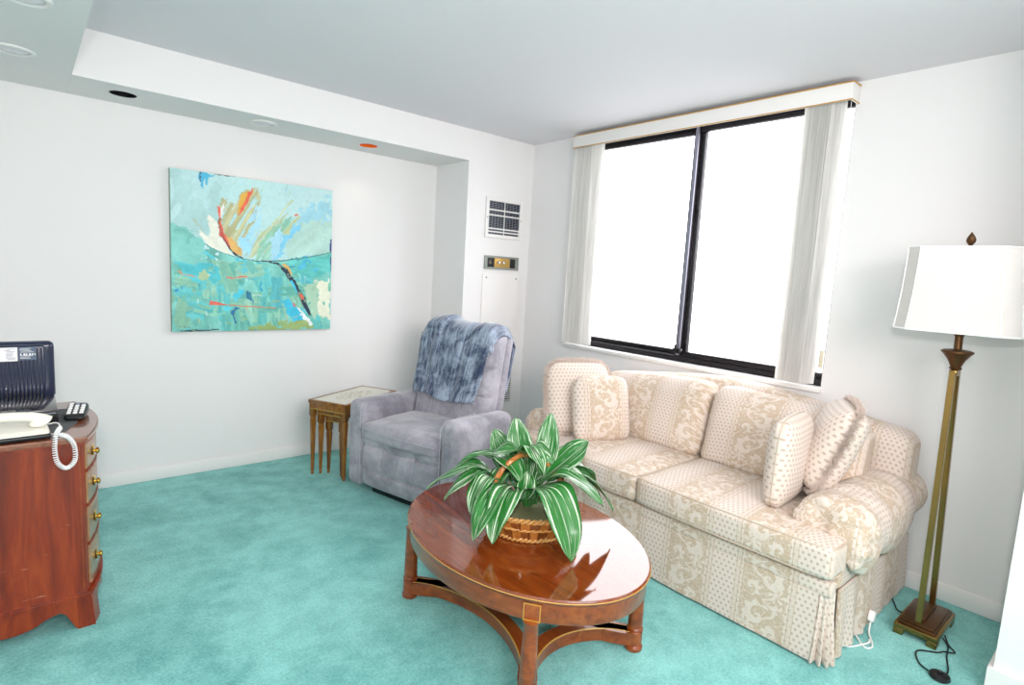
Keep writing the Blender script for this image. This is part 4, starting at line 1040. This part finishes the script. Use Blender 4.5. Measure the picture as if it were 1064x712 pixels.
    # seat cushions with front ears
    for sg in (-1, 1):
        def wseat(p, s, sg=sg):
            t_ = min(1, max(0, (p.y + 0.38) / 0.04)); w = 0.885 * (1 - t_) + 0.668 * t_
            x = 0.002 + (abs(p.x) - 0.002) * ((w - 0.002) / 0.883)
            z = p.z + (0.018 * (1 - s[0] ** 4) * (1 - s[1] ** 2) if s[2] > 0 else 0) + (-0.010 * max(0, s[0] ** 2 - 0.6) if s[2] > 0 else 0)
            y = p.y - 0.008 * (1 - s[0] ** 4) * (s[1] < 0) + 0.004 * noise.noise(Vector((p.x * 5, p.z * 9, sg)))
            return (sg * x, y, z + 0.004 * noise.noise(Vector((p.x * 6, p.y * 6, 2 + sg))))
        sc_ = obj('seat_cushion', rbox((0.002, -0.512, 0.340), (0.885, 0.20, 0.468), 0.026, (28, 26, 3), wseat), M['damask'], sofa, uv=uv_front)
        def edge(z, o):
            P = [(sg * 0.006, 0.10, z), (sg * 0.004, -0.2, z), (sg * 0.008, -0.47, z), (sg * 0.05, -0.504 - o, z), (sg * 0.3, -0.512 - o, z), (sg * 0.6, -0.512 - o, z), (sg * 0.83, -0.504 - o, z), (sg * 0.878, -0.47, z), (sg * 0.882, -0.40, z)]
            return tube(spline(P, 6), 0.0035, 6)
        obj('piping', edge(0.461, 0.000), M['piping'], sc_); obj('piping', edge(0.347, 0.002), M['piping'], sc_)
    # loose back cushions
    for sg in (-1, 1):
        x0 = 0.005; x1 = 0.765
        def wbc(p, s, sg=sg):
            b = (1 - s[0] ** 4) * (1 - s[2] ** 4)
            topz = 0.5 * (1 + s[2])
            sl = 0.055 * (abs(p.x) / x1) * topz ** 1.5                 # falls off towards the arms
            z = p.z - sl + (0.012 * (1 - s[0] ** 2) if s[2] > 0.9 else 0) - 0.02 * (s[0] ** 8) * topz
            y = p.y - (0.045 * b if s[1] < 0 else 0) + (p.z - 0.45) * 0.26
            y += 0.008 * noise.noise(Vector((p.x * 7, p.z * 8, 5 + sg)))
            return (sg * p.x, y, z + 0.006 * noise.noise(Vector((p.x * 6, 2, 2 + sg))))
        bc = obj('back_cushion', rbox((x0, 0.000, 0.455), (x1, 0.155, 0.862), 0.052, (30, 3, 20), wbc), M['damask'], sofa, uv=uv_front)
sofa_parts()

# ---------------------------------------------------------------- throw pillows
def pillow(name, label, loc, ex, ez, w, h, th, mat, fringe=False, uvo=(0, 0), sq=4, group='loose pillows on the sofa'):
    """ex: direction of the pillow width, ez: its up direction"""
    ex = Vector(ex).normalized(); ez = Vector(ez); ez = (ez - ex * ez.dot(ex)).normalized(); ey = ez.cross(ex)
    r = empty(name, label, 'pillow', loc, group=group)
    Mx = Matrix((ex, ey, ez)).transposed()
    r.rotation_euler = Mx.to_euler()
    bm = bmesh.new(); n = 26; g = {}
    for sd in (-1, 1):
        for i in range(n + 1):
            for j in range(n + 1):
                s = math.sin((i / n - 0.5) * PI); t_ = math.sin((j / n - 0.5) * PI)
                x = s * w / 2 * (1 - 0.05 * (1 - t_ * t_) * 0 - 0.045 * (1 - abs(s)) * 0); z = t_ * h / 2
                # rounded corners
                rc = 0.10; m_ = (abs(s) ** 6 + abs(t_) ** 6) ** (1 / 6); 
                k = 1 / max(1, m_) ; x *= k; z *= k
                x *= 1 - 0.07 * (1 - s * s) * 0 - 0.06 * abs(t_) ** 3 * (t_ > 0); z *= 1 - 0.03 * abs(s) ** 3
                th_ = th / 2 * max(0.0, (1 - abs(s) ** sq)) ** 0.55 * max(0.0, (1 - abs(t_) ** sq)) ** 0.55
                th_ *= 1 + 0.10 * noise.noise(Vector((x * 9, z * 9, sd * 2 + w * 10)))
                e = (i in (0, n) or j in (0, n))
                if e and sd == 1: g[sd, i, j] = g[-1, i, j]; continue
                g[sd, i, j] = bm.verts.new((x, -sd * -th_ if False else sd * th_, z))
    for sd in (-1, 1):
        for i in range(n):
            for j in range(n):
                q = [g[sd, i, j], g[sd, i + 1, j], g[sd, i + 1, j + 1], g[sd, i, j + 1]]
                if sd > 0: q = q[::-1]
                try: bm.faces.new(q)
                except ValueError: pass
    obj('pillow_body', bm, mat, r, smooth=180, uv=lambda co, nn: (co.x + uvo[0], co.z + uvo[1]))
    rim = []
    for q in range(96):
        a = 2 * PI * q / 96; c_, s_ = math.cos(a), math.sin(a); m_ = (abs(c_) ** 6 + abs(s_) ** 6) ** (1 / 6); rx_, rz_ = c_ / m_, s_ / m_; rim.append(Vector((rx_ * w / 2 * (1 - 0.06 * abs(rz_) ** 3 * (rz_ > 0)), 0, rz_ * h / 2 * (1 - 0.03 * abs(rx_) ** 3))))
    if fringe:
        fb = bmesh.new(); rr = random.Random(5)
        for q in range(2600):
            f = rr.random() * 96; a = int(f); p = rim[a].lerp(rim[(a + 1) % 96], f - a); d = p.normalized()
            d = (d + Vector((rr.uniform(-.45, .45), rr.uniform(-.9, .9), rr.uniform(-.45, .45)))).normalized(); ln = rr.uniform(0.018, 0.036)
            b = p * 0.99; t1 = b + d * ln * 0.5 + Vector((0, rr.uniform(-.004, .004), 0)); t2 = b + d * ln + Vector((rr.uniform(-.004, .004), rr.uniform(-.006, .006), rr.uniform(-.004, .004)))
            tube([b, t1, t2], [0.0017, 0.0016, 0.0008], 4, fb)
        o = obj('fringe', fb, M['fringe'], r, smooth=60); o['kind'] = 'stuff'
    else:
        obj('seam', tube(rim, 0.003, 6, closed=True), M['piping'], r)
    return r
pillow('fringed_pillow', 'dotted cream pillow with ruffled fringe against the left sofa arm', (-0.70, -1.30, 0.685), (0.90, -0.42, 0), (0.10, 0.30, 1), 0.40, 0.42, 0.13, M['dots'], True, (0.3, 0))
pillow('throw_pillow', 'square scroll-and-dot damask pillow leaning in front of the left fringed pillow', (-0.70, -1.475, 0.655), (0.90, -0.42, 0), (0.06, 0.26, 1), 0.345, 0.375, 0.13, M['damask'], False, (0.175 + 0.0, 0.05))
pillow('throw_pillow', 'narrow dotted cream pillow standing edge-on at the right end of the sofa seat', (-0.69, -2.535, 0.664), (0.97, 0.10, 0.0), (-0.04, -0.03, 1), 0.36, 0.39, 0.13, M['dots'], False)
pillow('fringed_pillow', 'dotted cream pillow with fringed seam leaning on the right sofa arm', (-0.50, -2.628, 0.722), (0.89, 0.455, 0.0), (0.0, -0.42, 1), 0.38, 0.40, 0.18, M['dots'], True, (0.1, 0.2))

# white power cable at the sofa corner
wc = empty('power_cable', 'white power cable with plug on the carpet at the sofa corner', 'cable', (-0.62, -2.90, 0))
def WL(P): return [(x + 0.62, y + 2.90, z) for x, y, z in P]
obj('cord', tube(spline(WL([(-0.60, -2.80, 0.03), (-0.66, -2.86, 0.012), (-0.72, -2.915, 0.006), (-0.70, -2.935, 0.006), (-0.66, -2.925, 0.006), (-0.60, -2.895, 0.010), (-0.555, -2.885, 0.03)]), 8), 0.0035, 8), M['whitecord'], wc)
obj('cord', tube(spline(WL([(-0.80, -2.84, 0.02), (-0.77, -2.875, 0.005), (-0.72, -2.90, 0.005), (-0.685, -2.92, 0.012), (-0.66, -2.915, 0.012)]), 8), 0.0035, 8), M['whitecord'], wc)
pl = bmesh.new(); merge(pl, rbox((-0.016, -0.012, -0.014), (0.016, 0.012, 0.030), 0.006, (1, 1, 1), k=2), Matrix.Translation(WL([(-0.545, -2.883, 0.045)])[0]) @ Matrix.Rotation(R(25), 4, 'Y')); plug = obj('plug', pl, M['white'], wc)

# ---------------------------------------------------------------- coffee table
TO = (-1.734, -1.970)
def coffee_table():
    r = empty('coffee_table', 'oval cherry coffee table with curved stretchers and gold inlay', 'coffee table', (TO[0], TO[1], 0), R(-2))
    A_, B_ = 0.401, 0.556
    def oval(a, b, z, n=96): return [(a * math.cos(2 * PI * j / n), b * math.sin(2 * PI * j / n), z) for j in range(n)]
    top = 0.398
    bm = loft(bmesh.new(), [oval(A_ - 0.012, B_ - 0.012, top - 0.024), oval(A_ - 0.002, B_ - 0.002, top - 0.018), oval(A_, B_, top - 0.012), oval(A_ - 0.001, B_ - 0.001, top - 0.005), oval(A_ - 0.006, B_ - 0.006, top)])
    for f in [f for f in bm.faces if len(f.verts) > 4]: bmesh.ops.delete(bm, geom=[f], context='FACES_ONLY')
    t_ = bmesh.new(); loft(t_, [oval(A_ - 0.006, B_ - 0.006, top + 0.0002), oval(A_ - 0.007, B_ - 0.007, top + 0.0002), oval(A_ - 0.03, B_ - 0.03, top + 0.0002), oval(0.2, 0.28, top + 0.0002), oval(0.001, 0.0014, top + 0.0002)], cap=False)
    merge(bm, t_); loft(bm, [oval(A_ - 0.012, B_ - 0.012, top - 0.024), oval(0.001, 0.001, top - 0.024)], cap=False)
    obj('tabletop', bm, M['wood_top'], r, smooth=8)
    bm = loft(bmesh.new(), [oval(A_ - 0.0045, B_ - 0.0045, top - 0.0035), oval(A_ + 0.0012, B_ + 0.0012, top - 0.009), oval(A_ - 0.0005, B_ - 0.0005, top - 0.0105)]); obj('edge_inlay', bm, M['inlay'], r)
    bm = loft(bmesh.new(), [oval(A_ - 0.035, B_ - 0.035, top - 0.088), oval(A_ - 0.014, B_ - 0.014, top - 0.088), oval(A_ - 0.010, B_ - 0.010, top - 0.082), oval(A_ - 0.012, B_ - 0.012, top - 0.024), oval(A_ - 0.035, B_ - 0.035, top - 0.024)], cap=False)
    obj('apron', bm, M['wood'], r, smooth=50)
    lx, ly = 0.268, 0.386
    legs = [(-lx, ly), (-lx, -ly), (lx, -ly), (lx, ly)]
    for (x, y) in legs:
        k = 1 / math.hypot(x / (A_ - 0.012), y / (B_ - 0.012)); 
        prof = [(0.026, 0.0), (0.033, 0.006), (0.034, 0.018), (0.026, 0.026), (0.026, 0.030), (0.030, 0.034), (0.030, 0.078), (0.026, 0.082), (0.031, 0.090), (0.026, 0.096), (0.028, 0.104), (0.027, 0.16), (0.0245, 0.26), (0.023, 0.30), (0.027, 0.306), (0.027, 0.312)]
        lg = lathe(prof, 28, (x, y, 0)); l_ = obj('leg', lg, M['wood'], r)
        # inlaid square block on the apron above each leg
        ang = math.atan2(y / (B_ ** 2), x / (A_ ** 2)); px_, py_ = x * k, y * k; tx, ty = -math.sin(ang), math.cos(ang); nx, ny = math.cos(ang), math.sin(ang)
        bk = bmesh.new(); m4 = Matrix(((tx, nx, 0, px_), (ty, ny, 0, py_), (0, 0, 1, top - 0.055), (0, 0, 0, 1)))
        merge(bk, B((-0.030, -0.02, -0.032), (0.030, 0.0045, 0.030), 0.001), m4); merge(bk, B((-0.030, -0.05, -0.034), (0.030, 0.0, -0.028), 0.001), m4); bo_ = obj('corner_block', bk, M['wood'], r)
        il = bmesh.new()
        for a, b in (((-0.028, 0.0045, 0.0245), (0.028, 0.0057, 0.0275)), ((-0.028, 0.0045, -0.030), (0.028, 0.0057, -0.027)), ((-0.028, 0.0045, -0.027), (-0.025, 0.0057, 0.0245)), ((0.025, 0.0045, -0.027), (0.028, 0.0057, 0.0245))): merge(il, B(a, b), m4)
        obj('square_inlay', il, M['inlay'], bo_)
    # concave curved stretchers between neighbouring legs
    for i in range(4):
        a = Vector(legs[i] + (0,)); b = Vector(legs[(i + 1) % 4] + (0,)); mid = (a + b) / 2; inw = -mid.normalized(); dep = 0.13 if i % 2 == 0 else 0.10
        dep = 0.165 if abs(a.x - b.x) < 0.01 else 0.155
        rg = []; il = []
        n = 30
        for j in range(n + 1):
            s = j / n; p = a.lerp(b, s) + inw * dep * (4 * s * (1 - s)) ** 0.8
            s2 = min(1, s + 0.01); s1 = max(0, s - 0.01)
            d = ((a.lerp(b, s2) + inw * dep * (4 * s2 * (1 - s2)) ** 0.8) - (a.lerp(b, s1) + inw * dep * (4 * s1 * (1 - s1)) ** 0.8)).normalized(); q = Vector((-d.y, d.x, 0))
            w = 0.026
            rg.append([p - q * w + Vector((0, 0, 0.030)), p + q * w + Vector((0, 0, 0.030)), p + q * w + Vector((0, 0, 0.078)), p - q * w + Vector((0, 0, 0.078))])
            for sgn in (-1, 1): pass
            il.append([p - q * w * 1.02 + Vector((0, 0, 0.0755)), p - q * w * 0.86 + Vector((0, 0, 0.0792)), p - q * w * 0.97 + Vector((0, 0, 0.0792)), p - q * w * 1.04 + Vector((0, 0, 0.0765))] if (Vector((-q.x, -q.y, 0)).dot(mid) > 0) else [p + q * w * 1.02 + Vector((0, 0, 0.0755)), p + q * w * 0.86 + Vector((0, 0, 0.0792)), p + q * w * 0.97 + Vector((0, 0, 0.0792)), p + q * w * 1.04 + Vector((0, 0, 0.0765))])
        sb = bmesh.new(); loft(sb, rg); so_ = obj('stretcher', sb, M['wood'], r)
        ib = bmesh.new(); loft(ib, il); obj('inlay_line', ib, M['inlay'], so_)
coffee_table()

# ---------------------------------------------------------------- plant in a basket
LEAVES = [((-1.78, -1.913, 0.56), (-2.026, -1.733, 0.538), 0.062, 0.045), ((-1.79, -1.908, 0.54), (-2.021, -1.845, 0.531), 0.06, 0.05), ((-1.813, -1.923, 0.56), (-1.973, -1.944, 0.504), 0.062, 0.05),
 ((-1.761, -1.971, 0.567), (-2.001, -2.012, 0.430), 0.075, 0.05), ((-1.768, -1.994, 0.557), (-1.964, -2.07, 0.436), 0.08, 0.05), ((-1.749, -2.02, 0.577), (-1.783, -2.289, 0.408), 0.105, 0.06),
 ((-1.679, -1.999, 0.587), (-1.446, -2.193, 0.479), 0.085, 0.05), ((-1.686, -1.996, 0.575), (-1.536, -2.214, 0.524), 0.085, 0.04), ((-1.712, -2.013, 0.575), (-1.599, -2.259, 0.566), 0.08, 0.04),
 ((-1.66, -2.01, 0.60), (-1.524, -2.108, 0.753), 0.085, 0.0), ((-1.655, -1.996, 0.60), (-1.598, -1.962, 0.845), 0.06, 0.0), ((-1.709, -1.946, 0.57), (-1.707, -1.872, 0.818), 0.075, 0.0),
 ((-1.719, -1.902, 0.564), (-1.733, -1.767, 0.746), 0.08, 0.0), ((-1.731, -1.914, 0.59), (-1.908, -1.756, 0.619), 0.065, 0.04), ((-1.711, -1.959, 0.66), (-1.852, -1.899, 0.69), 0.07, 0.02),
 ((-1.719, -1.948, 0.68), (-1.672, -2.059, 0.671), 0.075, 0.025), ((-1.733, -1.935, 0.68), (-1.732, -2.076, 0.653), 0.06, 0.035), ((-1.80, -1.865, 0.655), (-1.8, -2.023, 0.619), 0.07, 0.02),
 ((-1.758, -2.005, 0.53), (-1.75, -2.009, 0.643), 0.055, 0.0), ((-1.60, -2.04, 0.50), (-1.516, -2.075, 0.412), 0.035, 0.0), ((-1.614, -2.011, 0.60), (-1.438, -2.083, 0.544), 0.08, 0.04),
 ((-1.685, -1.893, 0.554), (-1.758, -1.723, 0.64), 0.07, 0.03), ((-1.766, -1.925, 0.581), (-1.869, -1.946, 0.562), 0.06, 0.03), ((-1.657, -1.955, 0.568), (-1.489, -1.971, 0.632), 0.07, 0.02)]
def plant():
    C0 = Vector((-1.722, -2.000, 0.3985))
    ang = math.atan2(-0.65, 0.758)
    r = empty('potted_plant', 'leafy plant with white-streaked green leaves in a wicker basket on coffee table', 'potted plant', C0, ang)
    inv = (Matrix.Translation(C0) @ Matrix.Rotation(ang, 4, 'Z')).inverted()
    def ring(rx, ry, z, n=72, wav=0.0): return [((rx + wav * math.cos(j * PI)) * math.cos(2 * PI * j / n), (ry + wav * math.cos(j * PI)) * math.sin(2 * PI * j / n), z) for j in range(n)]
    prof = [(0.135, 0.105, 0.004), (0.150, 0.115, 0.012), (0.168, 0.126, 0.045), (0.182, 0.136, 0.080), (0.186, 0.140, 0.094), (0.178, 0.132, 0.094), (0.172, 0.126, 0.070)]
    bm = bmesh.new(); L_ = bm.loops.layers.uv.verify(); n = 96
    vs = []
    for k, (rx, ry, z) in enumerate(prof):
        vs.append([bm.verts.new(((rx + (0.003 * (1 if (j // 4 + k) % 2 else -1) if 0 < k < 5 else 0)) * math.cos(2 * PI * j / n), (ry + (0.003 * (1 if (j // 4 + k) % 2 else -1) if 0 < k < 5 else 0)) * math.sin(2 * PI * j / n), z)) for j in range(n)])
    for k in range(len(vs) - 1):
        for j in range(n):
            f = bm.faces.new((vs[k][j], vs[k][(j + 1) % n], vs[k + 1][(j + 1) % n], vs[k + 1][j]))
            for lp, (a, b) in zip(f.loops, ((j, k), (j + 1, k), (j + 1, k + 1), (j, k + 1))): lp[L_].uv = (a / n, b / 5)
    bm.faces.new(vs[0][::-1]); bk = obj('basket', bm, M['wicker'], r, recalc=False)
    def braid(rx, ry, z, rad, tw, name):
        bb = bmesh.new()
        for ph in (0, PI):
            P = []
            for j in range(220):
                a = 2 * PI * j / 220; w = tw * a + ph; P.append(((rx + rad * math.cos(w)) * math.cos(a), (ry + rad * math.cos(w)) * math.sin(a), z + rad * math.sin(w)))
            tube(P, rad, 6, bb, closed=True)
        return obj(name, bb, M['wicker_light'], bk)
    braid(0.186, 0.140, 0.092, 0.0055, 26, 'rim_braid'); braid(0.145, 0.112, 0.008, 0.005, 24, 'base_braid'); braid(0.170, 0.128, 0.052, 0.003, 20, 'middle_band')
    # handle arch from the left end of the basket over to the right back
    Pw = [(-1.872, -1.912, 0.475), (-1.872, -1.928, 0.530), (-1.858, -1.944, 0.605), (-1.812, -1.956, 0.668), (-1.735, -1.965, 0.695), (-1.650, -1.985, 0.665), (-1.590, -2.030, 0.590), (-1.560, -2.062, 0.480)]
    P = spline([inv @ Vector(p) for p in Pw], 10); hb = bmesh.new()
    for q in range(3):
        Q = []
        for j, p in enumerate(P):
            a = j * 0.35 + q * 2 * PI / 3; Q.append(p + Vector((0.0, math.cos(a), 0)) * 0.006 + Vector((math.sin(a) * 0.005, 0, math.sin(a) * 0.004)))
        tube(Q, 0.0085, 7, hb)
    obj('handle', hb, M['handle_wicker'], bk)
    # moss
    ms = bmesh.new(); rg = []
    for k, s in enumerate((1.0, 0.9, 0.75, 0.55, 0.3, 0.05)):
        rg.append([((0.174 * s) * math.cos(2 * PI * j / 64), (0.130 * s) * math.sin(2 * PI * j / 64), 0.074 + 0.016 * (1 - s * s) + 0.012 * noise.noise(Vector((s * 4 * math.cos(2 * PI * j / 64), s * 4 * math.sin(2 * PI * j / 64), 1)))) for j in range(64)])
    loft(ms, rg); mo = obj('moss', ms, M['moss'], r, smooth=180); 
    # leaves and stalks
    lb = bmesh.new(); UVL = lb.loops.layers.uv.verify(); st = bmesh.new(); rr = random.Random(7)
    for (a, b, w, arch) in LEAVES:
        a = inv @ Vector(a); b = inv @ Vector(b); d = b - a; side = d.cross(Vector((0, 0, 1)))
        if abs(d.normalized().z) > 0.85: side = d.cross(Vector((0, 1, 0)))         # upright leaves face the viewer side
        elif d.z > 0.05: side = (Vector((1, 0, 0)) * 0.6 + side.normalized() * 0.6)
        side = (side - d * (side.dot(d) / d.length_squared)).normalized(); up = side.cross(d).normalized()
        if up.z < -0.05: up = -up; side = -side
        if abs(d.normalized().z) > 0.7 and up.y > 0: up = -up; side = -side
        m1 = a.lerp(b, 0.35) + up * arch * 1.3 + Vector((0, 0, 1)) * arch * 0.5
        m2 = a.lerp(b, 0.75) + up * arch * 1.1
        C = spline([a, m1, m2, b], 8); n = len(C) - 1; off0 = rr.random() * 5; rows = []
        for j, p in enumerate(C):
            v = j / n; wd = w * 0.80 * (math.sin(PI * min(1, v ** 0.80)) ** 0.80 * (1 - 0.15 * v)) + 0.0015 * (1 - v)
            row = []
            for i in range(9):
                u = i / 8 - 0.5; row.append(lb.verts.new(p + side * (u * 2 * wd) + up * (abs(u) * wd * 0.55 + 0.007 * math.sin(v * 10 + off0 + u * 5) * (abs(u) * 2))))
            rows.append(row)
        for j in range(n):
            for i in range(8):
                f = lb.faces.new((rows[j][i], rows[j][i + 1], rows[j + 1][i + 1], rows[j + 1][i]))
                for lp, (x, y) in zip(f.loops, ((i, j), (i + 1, j), (i + 1, j + 1), (i, j + 1))): lp[UVL].uv = (x / 8 , y / n + off0)
        g0 = Vector((a.x * 0.45, a.y * 0.45, 0.10)); tube(spline([g0, g0.lerp(a, 0.5) + Vector((0, 0, 0.02)), a], 6), [0.005] * 13, 6, st)
    fo = obj('foliage', lb, M['leaf'], r, smooth=180, recalc=False); md = fo.modifiers.new('thickness', 'SOLIDIFY'); md.thickness = 0.0012
    obj('stalks', st, M['stem'], r)
plant()

# ---------------------------------------------------------------- floor lamp
def floor_lamp():
    O = Vector((-0.345, -3.025, 0))
    r = empty('floor_lamp', 'tall antique-brass twin-post floor lamp with white panelled shade', 'floor lamp', O)
    sh = lambda z: 0.030 * max(0, z - 0.06) / 1.2       # the lamp leans a little
    def lean(bm):
        for v in bm.verts: v.co.y += sh(v.co.z)
        return bm
    # base: stepped plinth on bracket feet (long side along x)
    b = bmesh.new(); hx, hy = 0.148, 0.075
    box(b, (-hx, -hy, 0.026), (hx, hy, 0.048), 0.003)
    for sx in (-1, 1):
        for sy in (-1, 1):
            box(b, (min(sx * hx, sx * (hx - 0.05)), min(sy * hy, sy * (hy - 0.035)), 0.0), (max(sx * hx, sx * (hx - 0.05)), max(sy * hy, sy * (hy - 0.035)), 0.027), 0.003)
    base = obj('base', b, M['brass_dark'], r)
    b = bmesh.new(); box(b, (-hx + 0.010, -hy + 0.010, 0.048), (hx - 0.010, hy - 0.010, 0.058), 0.003); box(b, (-hx + 0.022, -hy + 0.018, 0.058), (hx - 0.022, hy - 0.018, 0.066), 0.002); obj('base_plate', b, M['bronze'], base)
    b = bmesh.new(); box(b, (-0.085, -0.016, 0.066), (0.085, 0.016, 0.078), 0.002); obj('post_socket', b, M['bronze'], base)
    for x0, x1 in ((-0.105, -0.040), (0.095, 0.030)):
        b = bmesh.new(); q = 0.0105; qy = 0.008
        loft(b, [[(x + dx * q, dy * q, z) for dx, dy in ((-1, -1), (1, -1), (1, 1), (-1, 1))] for x, z in ((x0, 0.066), (x1, 1.105))]); bmesh.ops.bevel(b, geom=b.edges[:], offset=0.0015, segments=2, affect='EDGES')
        obj('post', lean(b), M['brass_dark'], r)
    b = B((-0.042, -0.012, 1.085), (0.032, 0.012, 1.110), 0.002); obj('yoke', lean(b), M['brass_dark'], r)
    b = lathe([(0.018, 1.110), (0.022, 1.116), (0.018, 1.122), (0.022, 1.132), (0.030, 1.150), (0.046, 1.172), (0.054, 1.180), (0.054, 1.186), (0.045, 1.190), (0.016, 1.194)], 32, (-0.005, 0, 0)); obj('bell_cup', lean(b), M['bronze'], r)
    b = lathe([(0.014, 1.190), (0.014, 1.245), (0.017, 1.247), (0.017, 1.262), (0.010, 1.264), (0.010, 1.30)], 20, (-0.005, 0, 0)); obj('lamp_socket', lean(b), M['bronze'], r)
    b = lathe([(0.014, 1.30), (0.020, 1.315), (0.034, 1.35), (0.036, 1.38), (0.026, 1.41), (0.0005, 1.42)], 20, (-0.005, 0, 0)); obj('bulb', lean(b), M['canwhite'], r)
    hp = bmesh.new(); P = spline([(0.0, 0.012, 1.262), (0.0, 0.07, 1.33), (0.0, 0.072, 1.45), (0.0, 0.03, 1.57), (0.0, 0.0, 1.60)], 6)
    tube(P, 0.002, 6, hp); tube([(a.x, -a.y, a.z) for a in P], 0.002, 6, hp)
    for dx, dy in ((1, 0), (-1, 0), (0, 1), (0, -1)): tube([(0, 0, 1.60), (dx * 0.134, dy * 0.181, 1.592)], 0.0018, 6, hp)
    obj('harp', lean(hp), M['brass_dark'], r)
    # shade: flared rectangle with cut corners, 8 panels
    def rg(hx_, hy_, c, z, inset=0.0):
        hx_ -= inset; hy_ -= inset
        return [(hx_, -hy_ + c, z), (hx_, hy_ - c, z), (hx_ - c, hy_, z), (-hx_ + c, hy_, z), (-hx_, hy_ - c, z), (-hx_, -hy_ + c, z), (-hx_ + c, -hy_, z), (hx_ - c, -hy_, z)]
    zs = [(1.262, 0.158, 0.204), (1.34, 0.151, 0.197), (1.42, 0.145, 0.191), (1.51, 0.140, 0.187), (1.595, 0.137, 0.184)]
    b = bmesh.new(); loft(b, [rg(hx_, hy_, 0.055, z) for z, hx_, hy_ in zs] + [rg(hx_, hy_, 0.055, z, 0.003) for z, hx_, hy_ in zs[::-1]] + [rg(zs[0][1], zs[0][2], 0.055, zs[0][0])], cap=False)
    bmesh.ops.remove_doubles(b, verts=b.verts, dist=1e-6); shd = obj('lamp_shade', lean(b), M['shade'], r, smooth=25)
    tr_ = bmesh.new()
    tube(rg(0.1582, 0.2042, 0.055, 1.264), 0.004, 6, tr_, closed=True); tube(rg(0.1375, 0.1845, 0.055, 1.593), 0.003, 6, tr_, closed=True)
    for i in range(8): tube([rg(hx_ + 0.0005, hy_ + 0.0005, 0.055, z)[i] for z, hx_, hy_ in zs], 0.0025, 6, tr_)
    obj('shade_piping', lean(tr_), M['white'], shd)
    b = lathe([(0.008, 1.600), (0.012, 1.604), (0.007, 1.610), (0.014, 1.618), (0.017, 1.628), (0.013, 1.640), (0.004, 1.655), (0.0005, 1.660)], 8); obj('finial', lean(b), M['bronze'], r, smooth=0)
    # cord and foot switch
    cd = [(-0.06, -0.076, 0.02), (-0.08, -0.10, 0.006), (-0.17, -0.115, 0.005), (-0.27, -0.14, 0.005), (-0.33, -0.135, 0.008)]
    cd2 = [(-0.335, -0.10, 0.008), (-0.30, -0.055, 0.005), (-0.22, -0.03, 0.005), (-0.165, -0.085, 0.006), (-0.15, -0.10, 0.012), (-0.11, -0.128, 0.006), (-0.07, -0.10, 0.006), (-0.03, -0.077, 0.02)]
    obj('cord', tube(spline(cd, 8), 0.003, 7), M['blackcord'], r); obj('cord', tube(spline(cd2, 8), 0.003, 7), M['blackcord'], r)
    cd3 = [(0.02, 0.07, 0.02), (0.05, 0.11, 0.005), (0.11, 0.14, 0.005), (0.18, 0.175, 0.006), (0.27, 0.20, 0.006)]
    obj('cord', tube(spline(cd3, 8), 0.003, 7), M['blackcord'], r)
    sw = lathe([(0.030, 0.0), (0.034, 0.006), (0.031, 0.016), (0.018, 0.022), (0.0005, 0.023)], 28, (-0.335, -0.128, 0)); so_ = obj('foot_switch', sw, M['black'], r)
    obj('switch_button', lathe([(0.010, 0.020), (0.010, 0.028), (0.007, 0.030), (0.0005, 0.0305)], 18, (-0.335, -0.128, 0)), M['black_gloss'], so_)
floor_lamp()
